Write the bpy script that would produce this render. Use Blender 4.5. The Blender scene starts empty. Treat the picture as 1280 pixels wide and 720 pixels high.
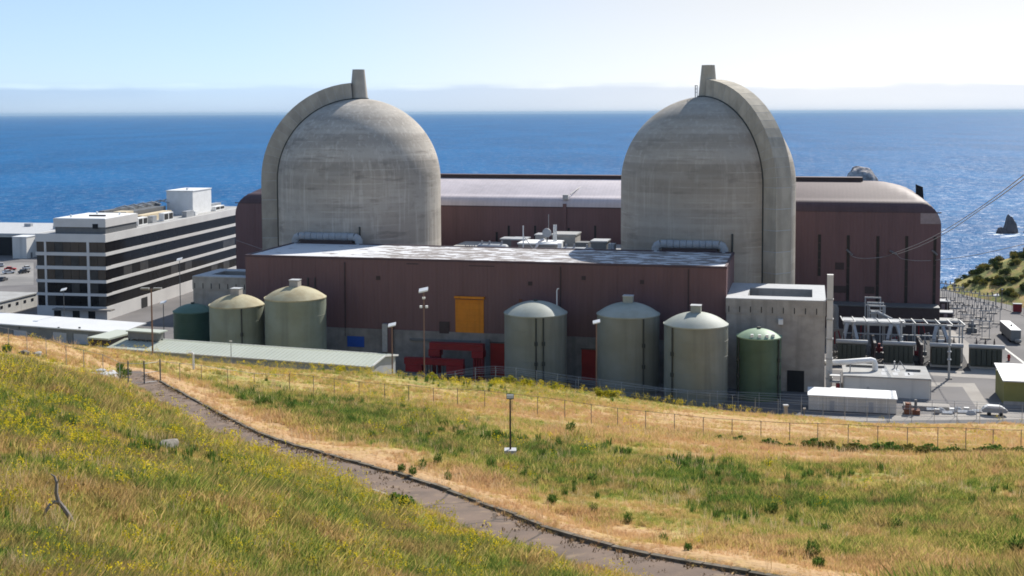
import bpy, bmesh, math, random
import numpy as np
from math import sin, cos, tan, pi, radians, atan, sqrt, hypot
from mathutils import Vector, Matrix, Euler
random.seed(7)
rng = np.random.default_rng(7)
SC = bpy.context.scene
COL = SC.collection

# ---------------------------------------------------------------- camera
F, HC = 1550.0, 61.0                       # focal length in photo pixels, eye height above the plant yard
PITCH, ROLL = atan(99.5/1550), -atan(5/1280)
fw = np.array([0, cos(PITCH), -sin(PITCH)]); up0 = np.array([0, sin(PITCH), cos(PITCH)]); ri0 = np.array([1., 0, 0])
ri = ri0*cos(ROLL)+up0*sin(ROLL); up = -ri0*sin(ROLL)+up0*cos(ROLL)
EYE = np.array([0, 0, HC])
cam = bpy.data.cameras.new('camera'); camo = bpy.data.objects.new('camera', cam); COL.objects.link(camo)
cam.sensor_width = 36; cam.lens = 36*F/1280; cam.shift_y = -120/1280
cam.clip_start = 0.5; cam.clip_end = 500000
m = Matrix.Identity(4)
for i in range(3):
    m[i][0] = ri[i]; m[i][1] = up[i]; m[i][2] = -fw[i]; m[i][3] = EYE[i]
camo.matrix_world = m
SC.camera = camo

# ---------------------------------------------------------------- light
SUN_AZ, SUN_EL = radians(33), radians(39)  # azimuth clockwise from +Y
SV = Vector((sin(SUN_AZ)*cos(SUN_EL), cos(SUN_AZ)*cos(SUN_EL), sin(SUN_EL)))
sl = bpy.data.lights.new('sun', 'SUN'); sl.energy = 4.0; sl.angle = radians(0.53); sl.color = (1, .95, .87)
so = bpy.data.objects.new('sun', sl); COL.objects.link(so); so.rotation_euler = SV.to_track_quat('Z', 'Y').to_euler()
SC.render.engine = 'CYCLES'; SC.cycles.filter_width = 1.75
SC.view_settings.view_transform = 'Standard'; SC.view_settings.look = 'None'
SC.view_settings.exposure = 0.85; SC.view_settings.gamma = 1

def nn(nt, t, **kw):
    n = nt.nodes.new(t)
    for k, val in kw.items():
        if k.startswith('i_'):
            n.inputs[k[2:].replace('_', ' ')].default_value = val
        else:
            setattr(n, k, val)
    return n

def math_node(nt, op, a, b=None, c=None, clamp=False):
    n = nt.nodes.new('ShaderNodeMath'); n.operation = op; n.use_clamp = clamp
    for i, x in enumerate((a, b, c)):
        if x is None: continue
        if isinstance(x, (int, float)): n.inputs[i].default_value = x
        else: nt.links.new(x, n.inputs[i])
    return n.outputs[0]

def mixc(nt, fac, a, b, mode='MIX'):
    n = nt.nodes.new('ShaderNodeMix'); n.data_type = 'RGBA'; n.blend_type = mode
    for s, x in ((n.inputs[0], fac), (n.inputs[6], a), (n.inputs[7], b)):
        if isinstance(x, (int, float)): s.default_value = x
        elif isinstance(x, tuple): s.default_value = (*x[:3], 1)
        else: nt.links.new(x, s)
    return n.outputs[2]

def ramp(nt, x, a, b, lo=0., hi=1.):
    n = nt.nodes.new('ShaderNodeMapRange'); n.interpolation_type = 'SMOOTHSTEP'
    nt.links.new(x, n.inputs[0])
    for i, q in enumerate((a, b, lo, hi)): n.inputs[i+1].default_value = q
    return n.outputs[0]

world = bpy.data.worlds.new('World'); SC.world = world; world.use_nodes = True
nt = world.node_tree; nt.nodes.clear()
wo = nn(nt, 'ShaderNodeOutputWorld'); bg = nn(nt, 'ShaderNodeBackground'); bg.inputs[1].default_value = 0.088
sky = nn(nt, 'ShaderNodeTexSky'); sky.sky_type = 'NISHITA'; sky.sun_disc = False
sky.sun_elevation = SUN_EL; sky.sun_rotation = SUN_AZ; sky.altitude = 80; sky.air_density = 0.5; sky.dust_density = 0.5; sky.ozone_density = 4.0
tc = nn(nt, 'ShaderNodeTexCoord'); sep = nn(nt, 'ShaderNodeSeparateXYZ'); nt.links.new(tc.outputs['Generated'], sep.inputs[0])
def wnoise(sc, det, scale):
    mp = nn(nt, 'ShaderNodeMapping'); mp.inputs['Scale'].default_value = sc; nt.links.new(tc.outputs['Generated'], mp.inputs[0])
    n = nn(nt, 'ShaderNodeTexNoise'); n.inputs['Scale'].default_value = scale; n.inputs['Detail'].default_value = det
    nt.links.new(mp.outputs[0], n.inputs['Vector']); return n.outputs['Fac']
el = sep.outputs[2]
edge = math_node(nt, 'MULTIPLY_ADD', wnoise((1, 1, 2), 3, 6.0), 0.0030, 0.0212)      # top of the fog bank, radians
wis = math_node(nt, 'MULTIPLY_ADD', wnoise((1, 1, 12), 5, 26.0), 0.006, -0.003)
e2 = math_node(nt, 'ADD', el, wis)
dlt = math_node(nt, 'SUBTRACT', edge, e2)
bank = math_node(nt, 'MULTIPLY', ramp(nt, dlt, -0.0022, 0.0042), ramp(nt, wnoise((1, 1, 5), 4, 5.0), .30, .62, .72, 1.0))
crest = math_node(nt, 'MULTIPLY', ramp(nt, dlt, -0.0012, 0.001), ramp(nt, dlt, 0.006, 0.0012))
crest = math_node(nt, 'MULTIPLY', crest, ramp(nt, wnoise((1, 1, 1), 4, 9.0), 0.38, 0.6))
gm = nn(nt, 'ShaderNodeGamma'); gm.inputs[1].default_value = .47; nt.links.new(sky.outputs[0], gm.inputs[0])   # hazy coastal sky: evens the dome out
skyc = mixc(nt, 1.0, gm.outputs[0], (2.08, 2.40, 2.74), 'MULTIPLY')
dt = nn(nt, 'ShaderNodeVectorMath', operation='DOT_PRODUCT'); nt.links.new(tc.outputs['Generated'], dt.inputs[0]); dt.inputs[1].default_value = (sin(SUN_AZ), cos(SUN_AZ), .1)
bw_ = nn(nt, 'ShaderNodeRGBToBW'); nt.links.new(skyc, bw_.inputs[0]); wc = nn(nt, 'ShaderNodeCombineXYZ'); [nt.links.new(bw_.outputs[0], q) for q in wc.inputs]
skyc = mixc(nt, ramp(nt, dt.outputs['Value'], .68, .98, 0, .85), skyc, mixc(nt, 1.0, wc.outputs[0], (1.05, 1.03, 1.0), 'MULTIPLY'))
bankc = mixc(nt, 1.0, skyc, (0.775, 0.805, 0.875), 'MULTIPLY')
c1 = mixc(nt, bank, skyc, bankc)
crestc = mixc(nt, 1.0, skyc, (1.07, 1.05, 1.02), 'MULTIPLY')
c2 = mixc(nt, crest, c1, crestc)
nt.links.new(c2, bg.inputs[0]); nt.links.new(bg.outputs[0], wo.inputs[0])

# ---------------------------------------------------------------- geometry helpers
def ray(x, y): return fw+ri*(x-640)/F+up*(240-y)/F
def atZ(x, y, z=0.):                        # the point of the plane z that shows at a photo pixel
    d = ray(x, y); return EYE+d*((z-HC)/d[2])
def atY(x, y, D):
    d = ray(x, y); return EYE+d*(D/d[1])
PH = radians(13.5)                          # the plant's own axes: U along the buildings, V towards the sea
U = np.array([cos(PH), -sin(PH), 0]); Vx = np.array([sin(PH), cos(PH), 0])
O = np.array([51.5, 326., 0.])
def W(a, b, z=0.): return O+U*a+Vx*b+np.array([0, 0, z])
def onV(x, y, b):                           # (u, z) on the vertical plane v = b
    d = ray(x, y); q = EYE+d*((b-(EYE-O)@Vx)/(d@Vx)); return float((q-O)@U), float(q[2])
def PL(x, y, z=0.):
    q = atZ(x, y, z); return float((q-O)@U), float((q-O)@Vx)

class MB:
    def __init__(s): s.v = []; s.f = []
    def add(s, vs, fs):
        n = len(s.v); s.v += [tuple(float(c) for c in p) for p in vs]; s.f += [tuple(i+n for i in f) for f in fs]; return s
    def box(s, x0, x1, y0, y1, z0, z1):
        return s.add([(x0,y0,z0),(x1,y0,z0),(x1,y1,z0),(x0,y1,z0),(x0,y0,z1),(x1,y0,z1),(x1,y1,z1),(x0,y1,z1)],
                     [(0,3,2,1),(4,5,6,7),(0,1,5,4),(1,2,6,5),(2,3,7,6),(3,0,4,7)])
    def lathe(s, prof, n=24, c=(0,0), a0=0., a1=2*pi, cap=True):
        full = abs(a1-a0-2*pi) < 1e-6; k = n if full else n+1
        vs = [(c[0]+r*cos(a0+(a1-a0)*i/n), c[1]+r*sin(a0+(a1-a0)*i/n), z) for r, z in prof for i in range(k)]
        fs = [(j*k+i, j*k+(i+1) % k, (j+1)*k+(i+1) % k, (j+1)*k+i) for j in range(len(prof)-1) for i in range(n)]
        if cap and full:
            fs += [tuple(range(k))[::-1], tuple((len(prof)-1)*k+i for i in range(k))]
        return s.add(vs, fs)
    def cyl(s, c, r, h, n=12, r2=None): return s.lathe([(r, c[2]), (r if r2 is None else r2, c[2]+h)], n, c[:2])
    def tube(s, pts, r, n=6, cap=True):
        P = [Vector(p) for p in pts]; rings = []
        rr = r if isinstance(r, (list, tuple)) else [r]*len(P)
        ref = None
        for i, p in enumerate(P):
            t = (P[min(i+1, len(P)-1)]-P[max(i-1, 0)]).normalized()
            if ref is None: ref = Vector((0, 0, 1)) if abs(t.z) < .9 else Vector((1, 0, 0))
            a = (ref-t*ref.dot(t)).normalized(); b = t.cross(a); ref = a
            rings += [tuple(p+(a*cos(2*pi*k/n)+b*sin(2*pi*k/n))*rr[i]) for k in range(n)]
        fs = [(j*n+k, j*n+(k+1) % n, (j+1)*n+(k+1) % n, (j+1)*n+k) for j in range(len(P)-1) for k in range(n)]
        if cap: fs += [tuple(range(n))[::-1], tuple((len(P)-1)*n+k for k in range(n))]
        return s.add(rings, fs)
    def prism(s, poly, y0, y1):             # polygon in x-z, extruded along y
        n = len(poly)
        return s.add([(x, y0, z) for x, z in poly]+[(x, y1, z) for x, z in poly],
                     [tuple(range(n)), tuple(range(2*n-1, n-1, -1))]+[(i, i+n, (i+1) % n+n, (i+1) % n) for i in range(n)])
    def slab(s, poly, z0, z1):              # polygon in x-y, extruded along z
        n = len(poly)
        return s.add([(x, y, z0) for x, y in poly]+[(x, y, z1) for x, y in poly],
                     [tuple(range(n))[::-1], tuple(range(n, 2*n))]+[(i, (i+1) % n, (i+1) % n+n, i+n) for i in range(n)])
    def beam(s, p, q, w, h=None):           # square bar between two points
        p, q = Vector(p), Vector(q); h = h or w; t = (q-p).normalized()
        a = Vector((0, 0, 1)) if abs(t.z) < .95 else Vector((0, 1, 0)); sd = t.cross(a).normalized(); a = sd.cross(t)
        vs = [tuple(b+sd*(i*w/2)+a*(j*h/2)) for b in (p, q) for i, j in ((-1,-1),(1,-1),(1,1),(-1,1))]
        return s.add(vs, [(3,2,1,0),(4,5,6,7),(0,1,5,4),(1,2,6,5),(2,3,7,6),(3,0,4,7)])
    def mesh(s, name, mat, smooth=None):
        me = bpy.data.meshes.new(name); me.from_pydata(s.v, [], s.f)
        bm = bmesh.new(); bm.from_mesh(me); bmesh.ops.recalc_face_normals(bm, faces=bm.faces)
        if smooth:
            for f in bm.faces: f.smooth = True
            for e in bm.edges:
                if len(e.link_faces) == 2 and e.calc_face_angle(0) > radians(smooth): e.smooth = False
        bm.to_mesh(me); bm.free(); me.materials.append(mat); return me
    def build(s, name, mat, parent=None, smooth=None):
        o = bpy.data.objects.new(name, s.mesh(name, mat, smooth)); COL.objects.link(o)
        if parent is not None: o.parent = parent
        return o

def tag(o, label, cat, group=None):
    o['label'] = label; o['category'] = cat
    if group: o['group'] = group
    return o
def kind(o, k): o['kind'] = k; return o
def thing(name, label, cat, loc, rz=0., group=None):
    o = bpy.data.objects.new(name, None); COL.objects.link(o); o.empty_display_size = .5
    o.location = [float(c) for c in loc]; o.rotation_euler = (0, 0, rz)
    return tag(o, label, cat, group)
def kids(o): return [c for c in bpy.data.objects if c.parent == o]
def dup(o, loc, rz, label=None, scale=None):
    tree = {}
    for c in bpy.data.objects: tree.setdefault(c.parent, []).append(c)
    def cp(a, par):
        b = a.copy(); COL.objects.link(b); b.parent = par
        for ch in tree.get(a, []): cp(ch, b)
        return b
    r = cp(o, None); r.location = [float(c) for c in loc]; r.rotation_euler = (0, 0, rz)
    if label: r['label'] = label
    if scale: r.scale = (scale,)*3
    return r

# ---------------------------------------------------------------- materials
def mat(name, col, rough=.7, col2=None, scale=1., amt=.5, stretch=(1, 1, 1), bump=0., bscale=None, metal=0., spec=.3, drip=0., var=0.):
    ma = bpy.data.materials.new(name); ma.use_nodes = True; t = ma.node_tree; b = t.nodes['Principled BSDF']
    b.inputs['Roughness'].default_value = rough; b.inputs['Metallic'].default_value = metal; b.inputs['Specular IOR Level'].default_value = spec
    tcn = nn(t, 'ShaderNodeTexCoord'); mp = nn(t, 'ShaderNodeMapping'); mp.inputs['Scale'].default_value = stretch; t.links.new(tcn.outputs['Object'], mp.inputs[0])
    col2 = col2 or tuple(c*.7 for c in col)
    n = nn(t, 'ShaderNodeTexNoise'); n.inputs['Scale'].default_value = scale; n.inputs['Detail'].default_value = 5; n.inputs['Roughness'].default_value = .6
    t.links.new(mp.outputs[0], n.inputs['Vector'])
    f = math_node(t, 'MULTIPLY', ramp(t, n.outputs['Fac'], .35, .68), amt)
    c = mixc(t, f, col, col2)
    if drip:
        mp2 = nn(t, 'ShaderNodeMapping'); mp2.inputs['Scale'].default_value = (1, 1, .06); t.links.new(tcn.outputs['Object'], mp2.inputs[0])
        n2 = nn(t, 'ShaderNodeTexNoise'); n2.inputs['Scale'].default_value = drip; n2.inputs['Detail'].default_value = 4; t.links.new(mp2.outputs[0], n2.inputs['Vector'])
        c = mixc(t, math_node(t, 'MULTIPLY', ramp(t, n2.outputs['Fac'], .5, .72), .5), c, tuple(x*.55 for x in col))
    if var:
        oi = nn(t, 'ShaderNodeObjectInfo'); k_ = math_node(t, 'MULTIPLY_ADD', oi.outputs['Random'], var, 1-var/2); cc = nn(t, 'ShaderNodeCombineXYZ'); [t.links.new(k_, q) for q in cc.inputs]
        c = mixc(t, 1.0, c, cc.outputs[0], 'MULTIPLY')
    t.links.new(c, b.inputs['Base Color'])
    if bump:
        bp = nn(t, 'ShaderNodeBump'); bp.inputs['Strength'].default_value = bump; bp.inputs['Distance'].default_value = .05
        n3 = nn(t, 'ShaderNodeTexNoise'); n3.inputs['Scale'].default_value = bscale or scale*4; n3.inputs['Detail'].default_value = 4
        t.links.new(mp.outputs[0], n3.inputs['Vector']); t.links.new(n3.outputs['Fac'], bp.inputs['Height']); t.links.new(bp.outputs[0], b.inputs['Normal'])
    return ma

def concrete_bands(name, c_lo, c_hi, warm, wear=1.):
    ma = bpy.data.materials.new(name); ma.use_nodes = True; t = ma.node_tree; b = t.nodes['Principled BSDF']
    b.inputs['Roughness'].default_value = .88; b.inputs['Specular IOR Level'].default_value = .25
    tcn = nn(t, 'ShaderNodeTexCoord'); sp = nn(t, 'ShaderNodeSeparateXYZ'); t.links.new(tcn.outputs['Object'], sp.inputs[0])
    def noi(sc, scale, det=5, ro=.6):
        mp = nn(t, 'ShaderNodeMapping'); mp.inputs['Scale'].default_value = sc; t.links.new(tcn.outputs['Object'], mp.inputs[0])
        n = nn(t, 'ShaderNodeTexNoise'); n.inputs['Scale'].default_value = scale; n.inputs['Detail'].default_value = det; n.inputs['Roughness'].default_value = ro
        t.links.new(mp.outputs[0], n.inputs['Vector']); return n.outputs['Fac']
    band = noi((.04, .04, .8), .30, 3)                          # pour lifts
    blot = noi((1, 1, 1.6), .075, 6)
    fine = noi((.6, .6, 1.1), .55, 7, .68)
    drips = noi((1, 1, .05), 1.1, 4)
    c = mixc(t, ramp(t, band, .36, .64), c_lo, c_hi)
    c = mixc(t, math_node(t, 'MULTIPLY', ramp(t, blot, .40, .66), .5), c, warm)
    c = mixc(t, math_node(t, 'MULTIPLY', ramp(t, fine, .48, .70), .34*wear), c, tuple(x*.62 for x in c_lo))
    c = mixc(t, math_node(t, 'MULTIPLY', ramp(t, drips, .50, .68), .32*wear), c, tuple(min(1, x*1.5) for x in c_hi))
    an = math_node(t, 'ARCTAN2', sp.outputs[1], sp.outputs[0]); wn = nn(t, 'ShaderNodeTexWhiteNoise'); wn.noise_dimensions = '2D'; cxy = nn(t, 'ShaderNodeCombineXYZ')
    lift = math_node(t, 'FLOOR', math_node(t, 'DIVIDE', sp.outputs[2], 3.7)); t.links.new(lift, cxy.inputs[1])
    t.links.new(math_node(t, 'FLOOR', math_node(t, 'MULTIPLY_ADD', an, 2.6, math_node(t, 'MULTIPLY', lift, .37))), cxy.inputs[0]); t.links.new(cxy.outputs[0], wn.inputs['Vector'])
    w1 = nn(t, 'ShaderNodeTexWhiteNoise'); w1.noise_dimensions = '1D'; t.links.new(lift, w1.inputs['W'])
    sh = math_node(t, 'ADD', math_node(t, 'MULTIPLY_ADD', wn.outputs[0], .12, .80), math_node(t, 'MULTIPLY', w1.outputs[0], .22))
    shc = nn(t, 'ShaderNodeCombineXYZ'); [t.links.new(sh, q) for q in shc.inputs]
    c = mixc(t, 1.0, c, shc.outputs[0], 'MULTIPLY')
    # thin pale construction joints every 3.7 m of height, broken up
    zz = math_node(t, 'MULTIPLY_ADD', fine, .5, sp.outputs[2])
    fr = math_node(t, 'FRACT', math_node(t, 'DIVIDE', zz, 3.7))
    ln = math_node(t, 'MULTIPLY', ramp(t, math_node(t, 'ABSOLUTE', math_node(t, 'SUBTRACT', fr, .5)), .018, .05, 1, 0), ramp(t, blot, .46, .6))
    c = mixc(t, math_node(t, 'MULTIPLY', ln, .35), c, tuple(min(1, x*1.45) for x in c_hi))
    grime = math_node(t, 'MULTIPLY', ramp(t, noi((.3, .3, 1.7), .33, 6), .52, .64), ramp(t, blot, .44, .56))
    c = mixc(t, math_node(t, 'MULTIPLY', grime, .42*wear), c, tuple(x*.45 for x in c_lo))
    t.links.new(c, b.inputs['Base Color'])
    bp = nn(t, 'ShaderNodeBump'); bp.inputs['Strength'].default_value = .25; bp.inputs['Distance'].default_value = .12
    t.links.new(fine, bp.inputs['Height']); t.links.new(bp.outputs[0], b.inputs['Normal'])
    return ma

def siding(name, col, pitch=.9, rough=.55, spec=.35, axis=0, bump=.18):
    ma = bpy.data.materials.new(name); ma.use_nodes = True; t = ma.node_tree; b = t.nodes['Principled BSDF']
    b.inputs['Roughness'].default_value = rough; b.inputs['Specular IOR Level'].default_value = spec
    tcn = nn(t, 'ShaderNodeTexCoord'); sp = nn(t, 'ShaderNodeSeparateXYZ'); t.links.new(tcn.outputs['Object'], sp.inputs[0])
    sn = math_node(t, 'SINE', math_node(t, 'MULTIPLY', sp.outputs[axis], 2*pi/pitch))
    mp = nn(t, 'ShaderNodeMapping'); mp.inputs['Scale'].default_value = (1, 1, .12); t.links.new(tcn.outputs['Object'], mp.inputs[0])
    n = nn(t, 'ShaderNodeTexNoise'); n.inputs['Scale'].default_value = .55; n.inputs['Detail'].default_value = 5; t.links.new(mp.outputs[0], n.inputs['Vector'])
    n2 = nn(t, 'ShaderNodeTexNoise'); n2.inputs['Scale'].default_value = .06; n2.inputs['Detail'].default_value = 4; t.links.new(tcn.outputs['Object'], n2.inputs['Vector'])
    c = mixc(t, ramp(t, n.outputs['Fac'], .35, .7), col, tuple(x*.88 for x in col))
    c = mixc(t, math_node(t, 'MULTIPLY', ramp(t, n2.outputs['Fac'], .4, .65), .35), c, tuple(x*1.25 for x in col))
    c = mixc(t, math_node(t, 'MULTIPLY', ramp(t, sn, .2, .9), .10), c, tuple(x*.5 for x in col))
    t.links.new(c, b.inputs['Base Color'])
    bp = nn(t, 'ShaderNodeBump'); bp.inputs['Strength'].default_value = bump; bp.inputs['Distance'].default_value = .04
    t.links.new(sn, bp.inputs['Height']); t.links.new(bp.outputs[0], b.inputs['Normal'])
    return ma

M = {}
M['dome1'] = concrete_bands('weathered_dome_concrete', (.33, .298, .258), (.415, .38, .332), (.37, .322, .265), 1.15)
M['dome2'] = concrete_bands('weathered_dome_concrete_brown', (.32, .28, .228), (.395, .358, .305), (.355, .31, .25), .75)
M['rib'] = mat('rib_concrete', (0.397, 0.370, 0.321), .9, (0.289, 0.270, 0.237), .35, .8, (1, 1, .6), .3, 2, drip=.5, var=.16)
M['rib2'] = mat('rib_concrete_tan', (0.440, 0.392, 0.314), .9, (0.330, 0.297, 0.238), .35, .8, (1, 1, .6), .3, 2, drip=.5, var=.16)
M['conc'] = mat('plain_concrete', (0.374, 0.347, 0.313), .9, (0.249, 0.229, 0.207), .22, .8, (1, 1, 1.4), .3, 2, drip=.7)
M['conc_dark'] = mat('stained_concrete', (0.252, 0.235, 0.216), .9, (0.151, 0.135, 0.124), .3, .8, drip=.6)
M['coping'] = mat('pale_coping', (.42, .425, .43), .8, (.34, .345, .35), .6, .6)
M['brown'] = siding('brown_siding', (.138, .074, .076), .95)
M['brown_roof'] = siding('brown_metal_roof', (.088, .056, .062), 1.1, .6, .2, bump=.02)
M['brown_pale'] = mat('pale_brown_panel', (.30, .235, .235), .5)
M['brown_dark'] = mat('brown_trim', (.055, .036, .036), .6)
M['sheen_roof'] = siding('sheen_metal_roof', (.50, .445, .455), 1.1, .5, .5, bump=.02)  # sun sheen on the metal put into the base colour
M['slit'] = mat('dark_slit_glass', (.012, .011, .014), .35, spec=.3)
M['dark'] = mat('dark_void', (.012, .012, .014), .8)
M['orange'] = mat('orange_door', (.62, .215, .012), .6, (.5, .17, .01), .6, .6, drip=1)
M['red'] = mat('red_paint', (.22, .010, .016), .55, (.13, .008, .012), .5, .6)
M['red_door'] = mat('red_door_paint', (.33, .018, .012), .6, (.24, .014, .01), .5, .6)
M['blue'] = mat('blue_paint', (.012, .07, .34), .6)
M['blue_dark'] = mat('dark_blue_paint', (.02, .022, .10), .6)
M['steel'] = mat('galvanised_steel', (.38, .39, .40), .5, (.26, .27, .28), 1.2, .6, metal=.4)
M['steel_dark'] = mat('dull_steel', (.14, .145, .15), .6, metal=.2)
M['cable'] = mat('weathered_cable', (.30, .29, .29), .7)
M['white'] = mat('white_paint', (.74, .74, .73), .6, (.62, .62, .60), .5, .6)
M['white_wall'] = mat('white_wall', (.60, .585, .55), .75, (.50, .485, .45), .15, .6, drip=.4)
M['offwhite'] = mat('office_band', (0.580, 0.567, 0.549), .75, (0.500, 0.485, 0.474), .12, .7)
M['ofglass'] = mat('office_glass', (.012, .011, .012), .10, (.018, .016, .016), .3, .5, spec=.06)
M['ofblind'] = mat('blind_glass', (.055, .05, .046), .3, (.03, .028, .026), .4, .8, spec=.2)
M['ofbrown'] = mat('hill_reflection_glass', (.075, .052, .036), .25, (.04, .03, .022), .12, .9, spec=.3)  # brown reflection of the hillside put into the glass colour
M['roofgrey'] = mat('gravel_roof', (.36, .36, .35), .9, (.26, .25, .24), .3, .7)
M['tank'] = mat('tank_green', (.240, .248, .215), .6, (.205, .205, .165), .18, .8, drip=.45, bump=.1)
M['tank_roof'] = mat('tank_roof_green', (.34, .36, .32), .65, (.27, .285, .24), .25, .8)
M['tank2'] = mat('tank_sage', (.225, .25, .195), .65, (.19, .20, .14), .2, .9, drip=.5, bump=.1)
M['tank2_roof'] = mat('tank_roof_lichen', (0.400, 0.361, 0.234), .8, (0.300, 0.247, 0.144), .35, .9)
M['tank3'] = mat('tank_deep_green', (.082, .128, .080), .5, (.058, .095, .058), .2, .7, drip=.4)
M['tank3_roof'] = mat('tank_roof_mint', (.25, .35, .23), .6, (.2, .28, .19), .3, .7)
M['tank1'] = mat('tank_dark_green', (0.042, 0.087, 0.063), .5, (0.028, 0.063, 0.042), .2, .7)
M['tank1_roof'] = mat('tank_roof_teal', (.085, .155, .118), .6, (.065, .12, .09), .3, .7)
M['pipe_dark'] = mat('tarnished_pipe', (.045, .05, .045), .6)
M['greenroof'] = mat('green_metal_roof', (.42, .44, .37), .6, (.37, .39, .325), .1, .7)
M['tanwall'] = mat('shed_wall', (.20, .20, .19), .8, (.15, .15, .14), .3, .7)
M['roofwhite'] = mat('white_metal_roof', (.66, .66, .65), .55, (.56, .56, .55), .1, .5)
M['door_grey'] = mat('roller_door', (.40, .41, .43), .7, (.34, .35, .37), .4, .5)
M['olive'] = mat('olive_wall', (.22, .215, .07), .7, (.18, .175, .055), .3, .6)
M['radiator'] = mat('radiator_green', (0.074, 0.082, 0.069), .6, (0.050, 0.055, 0.046), .4, .6)
M['busgrey'] = mat('bus_grey', (.33, .345, .36), .6, (.24, .25, .265), .5, .6)
M['wood'] = mat('weathered_pole', (.22, .135, .10), .85, (.16, .10, .075), 1.5, .7, (1, 1, .2))
M['rust'] = mat('rusty_steel', (.22, .085, .04), .8, (.14, .05, .03), .8, .8)
M['beige'] = mat('beige_panel', (.60, .50, .34), .7)
M['asphalt'] = mat('yard_asphalt', (.155, .145, .142), .9, (.10, .095, .095), .045, .9, bump=.2, bscale=1)
M['pale_conc'] = mat('pale_paving', (.31, .285, .255), .9, (.235, .215, .195), .12, .8)
M['yard_shade'] = mat('shadowed_asphalt', (.060, .055, .054), .9, (.028, .026, .026), .12, .9)  # asphalt darkened to paint in the turbine hall's shadow
M['lot'] = mat('worn_lot', (.25, .235, .22), .9, (.15, .145, .14), .05, .9)
M['roadline'] = mat('road_paint', (.62, .60, .54), .8)
M['rock'] = mat('sea_rock', (.13, .105, .10), .9, (.07, .055, .055), .12, .9, bump=.8, bscale=.4)
M['rock_pale'] = mat('guano_rock', (.42, .38, .36), .9, (.10, .085, .085), .10, .9, bump=.8, bscale=.4)
M['stone_grey'] = mat('lichen_stone', (.30, .27, .23), .9, (.17, .15, .125), 1.6, .9, bump=.6, bscale=5)
M['stone'] = mat('pale_stone', (.40, .37, .32), .9, (.24, .22, .18), 1.5, .9, bump=.6, bscale=5)
M['branch'] = mat('dead_wood', (.30, .26, .23), .85, (.10, .085, .075), 2.5, .9, (1, 1, .4), .5, 12)
M['foam'] = mat('sea_foam', (.8, .83, .85), .9, (.55, .65, .72), .25, .8)
M['cliff'] = mat('cliff_earth', (.20, .13, .075), .95, (.12, .085, .055), .08, .9, bump=.6, bscale=.4)
M['kerb'] = mat('broken_kerb', (.17, .14, .105), .9, (.07, .06, .04), .9, .9, bump=.5, bscale=3)
M['kerb_pale'] = mat('worn_kerb', (.30, .27, .22), .9, (.10, .09, .06), .6, .9, bump=.5, bscale=3)
M['glass'] = mat('car_glass', (.02, .022, .025), .1, spec=.5)
M['tyre'] = mat('tyre', (.02, .02, .02), .9)

def road_mat():
    ma = mat('path_asphalt', (.172, .120, .088), .92, (.11, .080, .062), .35, .9, bump=.3, bscale=9)
    t = ma.node_tree; b = t.nodes['Principled BSDF']; old = b.inputs['Base Color'].links[0].from_socket
    tcn = nn(t, 'ShaderNodeTexCoord'); vo = nn(t, 'ShaderNodeTexVoronoi'); vo.feature = 'DISTANCE_TO_EDGE'; vo.inputs['Scale'].default_value = .22
    no = nn(t, 'ShaderNodeTexNoise'); no.inputs['Scale'].default_value = .6; no.inputs['Detail'].default_value = 5
    t.links.new(tcn.outputs['Object'], no.inputs['Vector'])
    wv = mixc(t, .35, tcn.outputs['Object'], no.outputs['Color'], 'ADD'); t.links.new(wv, vo.inputs['Vector'])
    n4 = nn(t, 'ShaderNodeTexNoise'); n4.inputs['Scale'].default_value = .16; t.links.new(tcn.outputs['Object'], n4.inputs['Vector'])
    crack = math_node(t, 'MULTIPLY', ramp(t, vo.outputs['Distance'], .006, .024, 1, 0), ramp(t, n4.outputs['Fac'], .42, .56))
    c = mixc(t, math_node(t, 'MULTIPLY', crack, .75), old, (.035, .03, .026))
    n5 = nn(t, 'ShaderNodeTexNoise'); n5.inputs['Scale'].default_value = 1.1; n5.inputs['Detail'].default_value = 6; t.links.new(tcn.outputs['Object'], n5.inputs['Vector'])
    c = mixc(t, math_node(t, 'MULTIPLY', ramp(t, n5.outputs['Fac'], .54, .70), .6), c, (.26, .185, .115))
    t.links.new(c, b.inputs['Base Color']); return ma
M['path'] = road_mat()

def patchy_roof():
    ma = mat('peeling_roof', (.24, .215, .205), .9, (.19, .17, .16), .3, .8)
    t = ma.node_tree; b = t.nodes['Principled BSDF']; old = b.inputs['Base Color'].links[0].from_socket
    tcn = nn(t, 'ShaderNodeTexCoord')
    def noi(sc, scale, det):
        mp = nn(t, 'ShaderNodeMapping'); mp.inputs['Scale'].default_value = sc; mp.inputs['Rotation'].default_value = (0, 0, .3)
        t.links.new(tcn.outputs['Object'], mp.inputs[0])
        n = nn(t, 'ShaderNodeTexNoise'); n.inputs['Scale'].default_value = scale; n.inputs['Detail'].default_value = det; n.inputs['Roughness'].default_value = .55
        t.links.new(mp.outputs[0], n.inputs['Vector']); return n.outputs['Fac']
    sp = nn(t, 'ShaderNodeSeparateXYZ'); t.links.new(tcn.outputs['Object'], sp.inputs[0])
    more = ramp(t, sp.outputs[0], -96, -62, .16, -.01)             # coating is whole at the left end, peeling further right
    f = math_node(t, 'ADD', noi((.5, 1, 1), .42, 5), more)
    f = ramp(t, f, .505, .535)
    c = mixc(t, f, old, (.56, .56, .57)); t.links.new(c, b.inputs['Base Color']); return ma
M['patchy'] = patchy_roof()

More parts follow.
